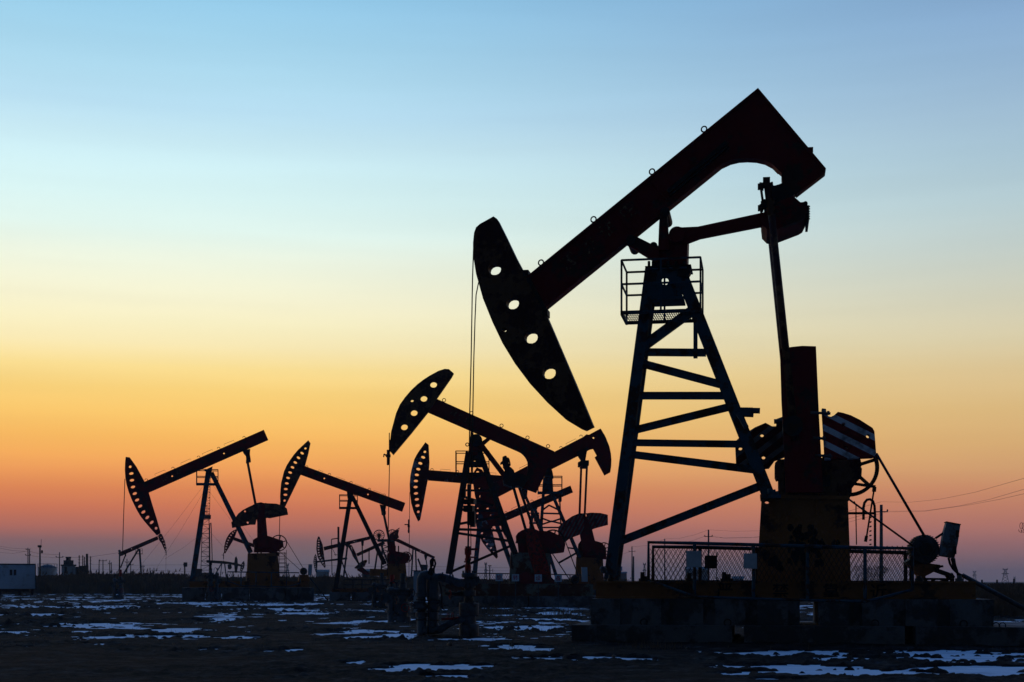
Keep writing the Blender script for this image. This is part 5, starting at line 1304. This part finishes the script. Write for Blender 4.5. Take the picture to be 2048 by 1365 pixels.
blades('dry_grass', 'sparse tufts of dry grass poking out of the mud', [
    (260, lambda r, D_: (1310+r.normal(0,30)-CX)/F*D_, lambda r: CH*F/(1298+r.normal(0,2)-HY), lambda r,x,D_: .10+.16*r.random(), .006),
    (200, lambda r, D_: (1130+r.normal(0,18)-CX)/F*D_, lambda r: CH*F/(1233+r.normal(0,4)-HY), lambda r,x,D_: .1+.4*r.random(), .012),
    (260, lambda r, D_: (985+r.normal(0,20)-CX)/F*D_, lambda r: CH*F/(1230+r.normal(0,4)-HY), lambda r,x,D_: .1+.5*r.random(), .012),
    (2600, PX(0, 2048), lambda r: 30+ r.random()*90, lambda r,x,D_: .06+.16*r.random(), .010)], COPPER, 4)
# bare shrubs against the sky behind the mesh at the right
for i,(x,D_,h) in enumerate(((1716,150,40),(1752,150,38),(1738,152,24),(1545,160,0))):
    if not h: continue
    m = Th('bare_shrub', ['bare twiggy shrub left of the tall grey pole, behind the mesh','bare twiggy shrub right against the foot of the tall grey pole','low bare shrub between the two taller shrubs'][i], 'shrub', x, D_, None, 'bare shrubs behind the mesh')
    r = random.Random(i); g = MB()
    def grow(p, d, l, rad, n):
        q = p + d*l; g.tube(p, q, rad, rad*.6, 4)
        if n: 
            for _ in range(3): grow(q, (d + Vector((r.uniform(-.8,.8), r.uniform(-.5,.5), r.uniform(-.1,.5)))).normalized(), l*.68, rad*.6, n-1)
    for j in range(5): grow(Vector((r.uniform(-.3,.3),0,0)), Vector((r.uniform(-.5,.5),r.uniform(-.3,.3),1)).normalized(), (h+HY-1163+28)*m.k*.36, .035, 4)
    m.part('twigs', g, WOOD)

# ================================================================== SKY (world) and sun
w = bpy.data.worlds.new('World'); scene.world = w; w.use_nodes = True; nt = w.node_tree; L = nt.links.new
bg = nt.nodes['Background']; tc = N(nt,'ShaderNodeTexCoord'); sp = N(nt,'ShaderNodeSeparateXYZ'); L(tc.outputs['Generated'], sp.inputs[0])
def s2l(c): return tuple((v/255/12.92) if v/255 <= .04045 else ((v/255+.055)/1.055)**2.4 for v in c)
def pos(y): return (math.sin(math.atan((HY-y)/F)) + .02)/.44
def MR(a, f0, f1, t0, t1, smooth=True):
    n = N(nt,'ShaderNodeMapRange'); n.interpolation_type = 'SMOOTHSTEP' if smooth else 'LINEAR'
    L(a, n.inputs[0]); n.inputs[1].default_value=f0; n.inputs[2].default_value=f1; n.inputs[3].default_value=t0; n.inputs[4].default_value=t1; return n.outputs[0]
LEFT = [(1250, (96, 92, 104)), (1163, (106, 99, 112)), (1130, (113, 102, 110)), (1100, (126, 102, 106)), (1084, (138, 102, 103)), (1058, (180, 110, 96)), (1020, (212, 122, 88)), (985, (229, 138, 86)), (949, (244, 160, 90)), (914, (253, 179, 94)), (879, (255, 191, 99)), (835, (255, 204, 110)), (791, (255, 214, 124)), (747, (255, 226, 148)), (700, (255, 239, 185)), (659, (255, 246, 201)), (615, (250, 246, 211)), (571, (245, 247, 220)), (527, (240, 249, 230)), (475, (231, 252, 244)), (413, (222, 250, 249)), (352, (211, 243, 248)), (300, (202, 236, 247)), (240, (188, 227, 246)), (176, (178, 222, 243)), (88, (163, 213, 239)), (0, (148, 203, 235))]
RIGHT = [(1250, (90, 88, 98)), (1163, (108, 97, 110)), (1130, (124, 101, 110)), (1092, (154, 108, 108)), (1055, (182, 120, 107)), (1020, (196, 131, 105)), (985, (206, 144, 107)), (950, (213, 162, 114)), (900, (219, 176, 119)), (835, (223, 188, 130)), (760, (222, 198, 150)), (703, (218, 206, 170)), (615, (208, 208, 188)), (527, (194, 207, 203)), (440, (181, 204, 211)), (352, (169, 197, 213)), (264, (159, 189, 213)), (176, (147, 180, 211)), (88, (137, 172, 209)), (0, (126, 162, 202))]
EXPO = 1.0
zf = MR(sp.outputs[2], -.02, .42, 0, 1, False)
r1 = ramp(nt, [(pos(y), s2l(c)) for y, c in LEFT]); r2 = ramp(nt, [(pos(y), s2l(c)) for y, c in RIGHT])
L(zf, r1.inputs['Fac']); L(zf, r2.inputs['Fac'])
# faint streaks of thin high haze so that the glow is not a perfect gradient
at = N(nt,'ShaderNodeMath',operation='ARCTAN2'); L(sp.outputs[0], at.inputs[0]); L(sp.outputs[1], at.inputs[1])
az = at.outputs[0]
ft = MR(az, -.24, .42, 0, 1)
cv = N(nt,'ShaderNodeCombineXYZ'); mu = N(nt,'ShaderNodeMath',operation='MULTIPLY'); L(az, mu.inputs[0]); mu.inputs[1].default_value = 1.6; L(mu.outputs[0], cv.inputs[0])
mu2 = N(nt,'ShaderNodeMath',operation='MULTIPLY'); L(sp.outputs[2], mu2.inputs[0]); mu2.inputs[1].default_value = 26; L(mu2.outputs[0], cv.inputs[1])
nz = N(nt,'ShaderNodeTexNoise'); nz.inputs['Scale'].default_value = 1.3; nz.inputs['Detail'].default_value = 4; L(cv.outputs[0], nz.inputs['Vector'])
mx = N(nt,'ShaderNodeMix', data_type='RGBA'); L(ft, mx.inputs[0]); L(r1.outputs['Color'], mx.inputs[6]); L(r2.outputs['Color'], mx.inputs[7])
st = MR(nz.outputs['Fac'], .3, .7, .972, 1.02)
vm = N(nt,'ShaderNodeVectorMath',operation='SCALE'); L(mx.outputs[2], vm.inputs[0]); L(st, vm.inputs['Scale'])
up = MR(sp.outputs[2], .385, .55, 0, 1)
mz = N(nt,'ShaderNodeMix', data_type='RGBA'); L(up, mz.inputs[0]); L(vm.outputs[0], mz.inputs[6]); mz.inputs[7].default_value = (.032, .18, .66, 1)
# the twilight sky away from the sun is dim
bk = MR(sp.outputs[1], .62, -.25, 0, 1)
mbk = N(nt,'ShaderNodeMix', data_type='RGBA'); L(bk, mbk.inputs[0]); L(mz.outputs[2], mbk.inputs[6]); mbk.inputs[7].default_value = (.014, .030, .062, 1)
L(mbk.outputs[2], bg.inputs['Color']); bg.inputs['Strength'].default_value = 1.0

hm = bpy.data.materials.new('evening_haze'); hm.use_nodes = True; hn = hm.node_tree; hn.nodes.remove(hn.nodes['Principled BSDF'])
pv = hn.nodes.new('ShaderNodeVolumePrincipled'); pv.inputs['Density'].default_value = .00018; pv.inputs['Color'].default_value = (.86, .90, 1, 1); pv.inputs['Anisotropy'].default_value = .0
hn.links.new(pv.outputs[0], hn.nodes['Material Output'].inputs['Volume'])
hz = MB().box2((-4100, -300, -1.6), (4100, 4100, 34)).build('haze', hm); tag(hz, 'thin evening haze that pales the far pylons and poles', None, None, 'stuff')

sl = bpy.data.lights.new('sun', 'SUN'); sl.energy = .04; sl.angle = math.radians(1); sl.color = (1, .55, .3)
so = bpy.data.objects.new('sun', sl); COL.objects.link(so)
d = Vector((.35, -.93, -.02)); so.rotation_euler = d.to_track_quat('-Z', 'Y').to_euler()

cam = bpy.data.cameras.new('camera'); co = bpy.data.objects.new('camera', cam); COL.objects.link(co); scene.camera = co
cam.sensor_width = 36; cam.lens = 50; cam.clip_end = 20000; cam.clip_start = .1
co.location = (0, 0, CH); co.rotation_euler = (math.radians(90), 0, 0)
cam.shift_y = (HY - 1365/2) / 2048
vs = scene.view_settings; vs.view_transform = 'Standard'; vs.look = 'None'; vs.exposure = 0; vs.gamma = 1
scene.cycles.use_denoising = True
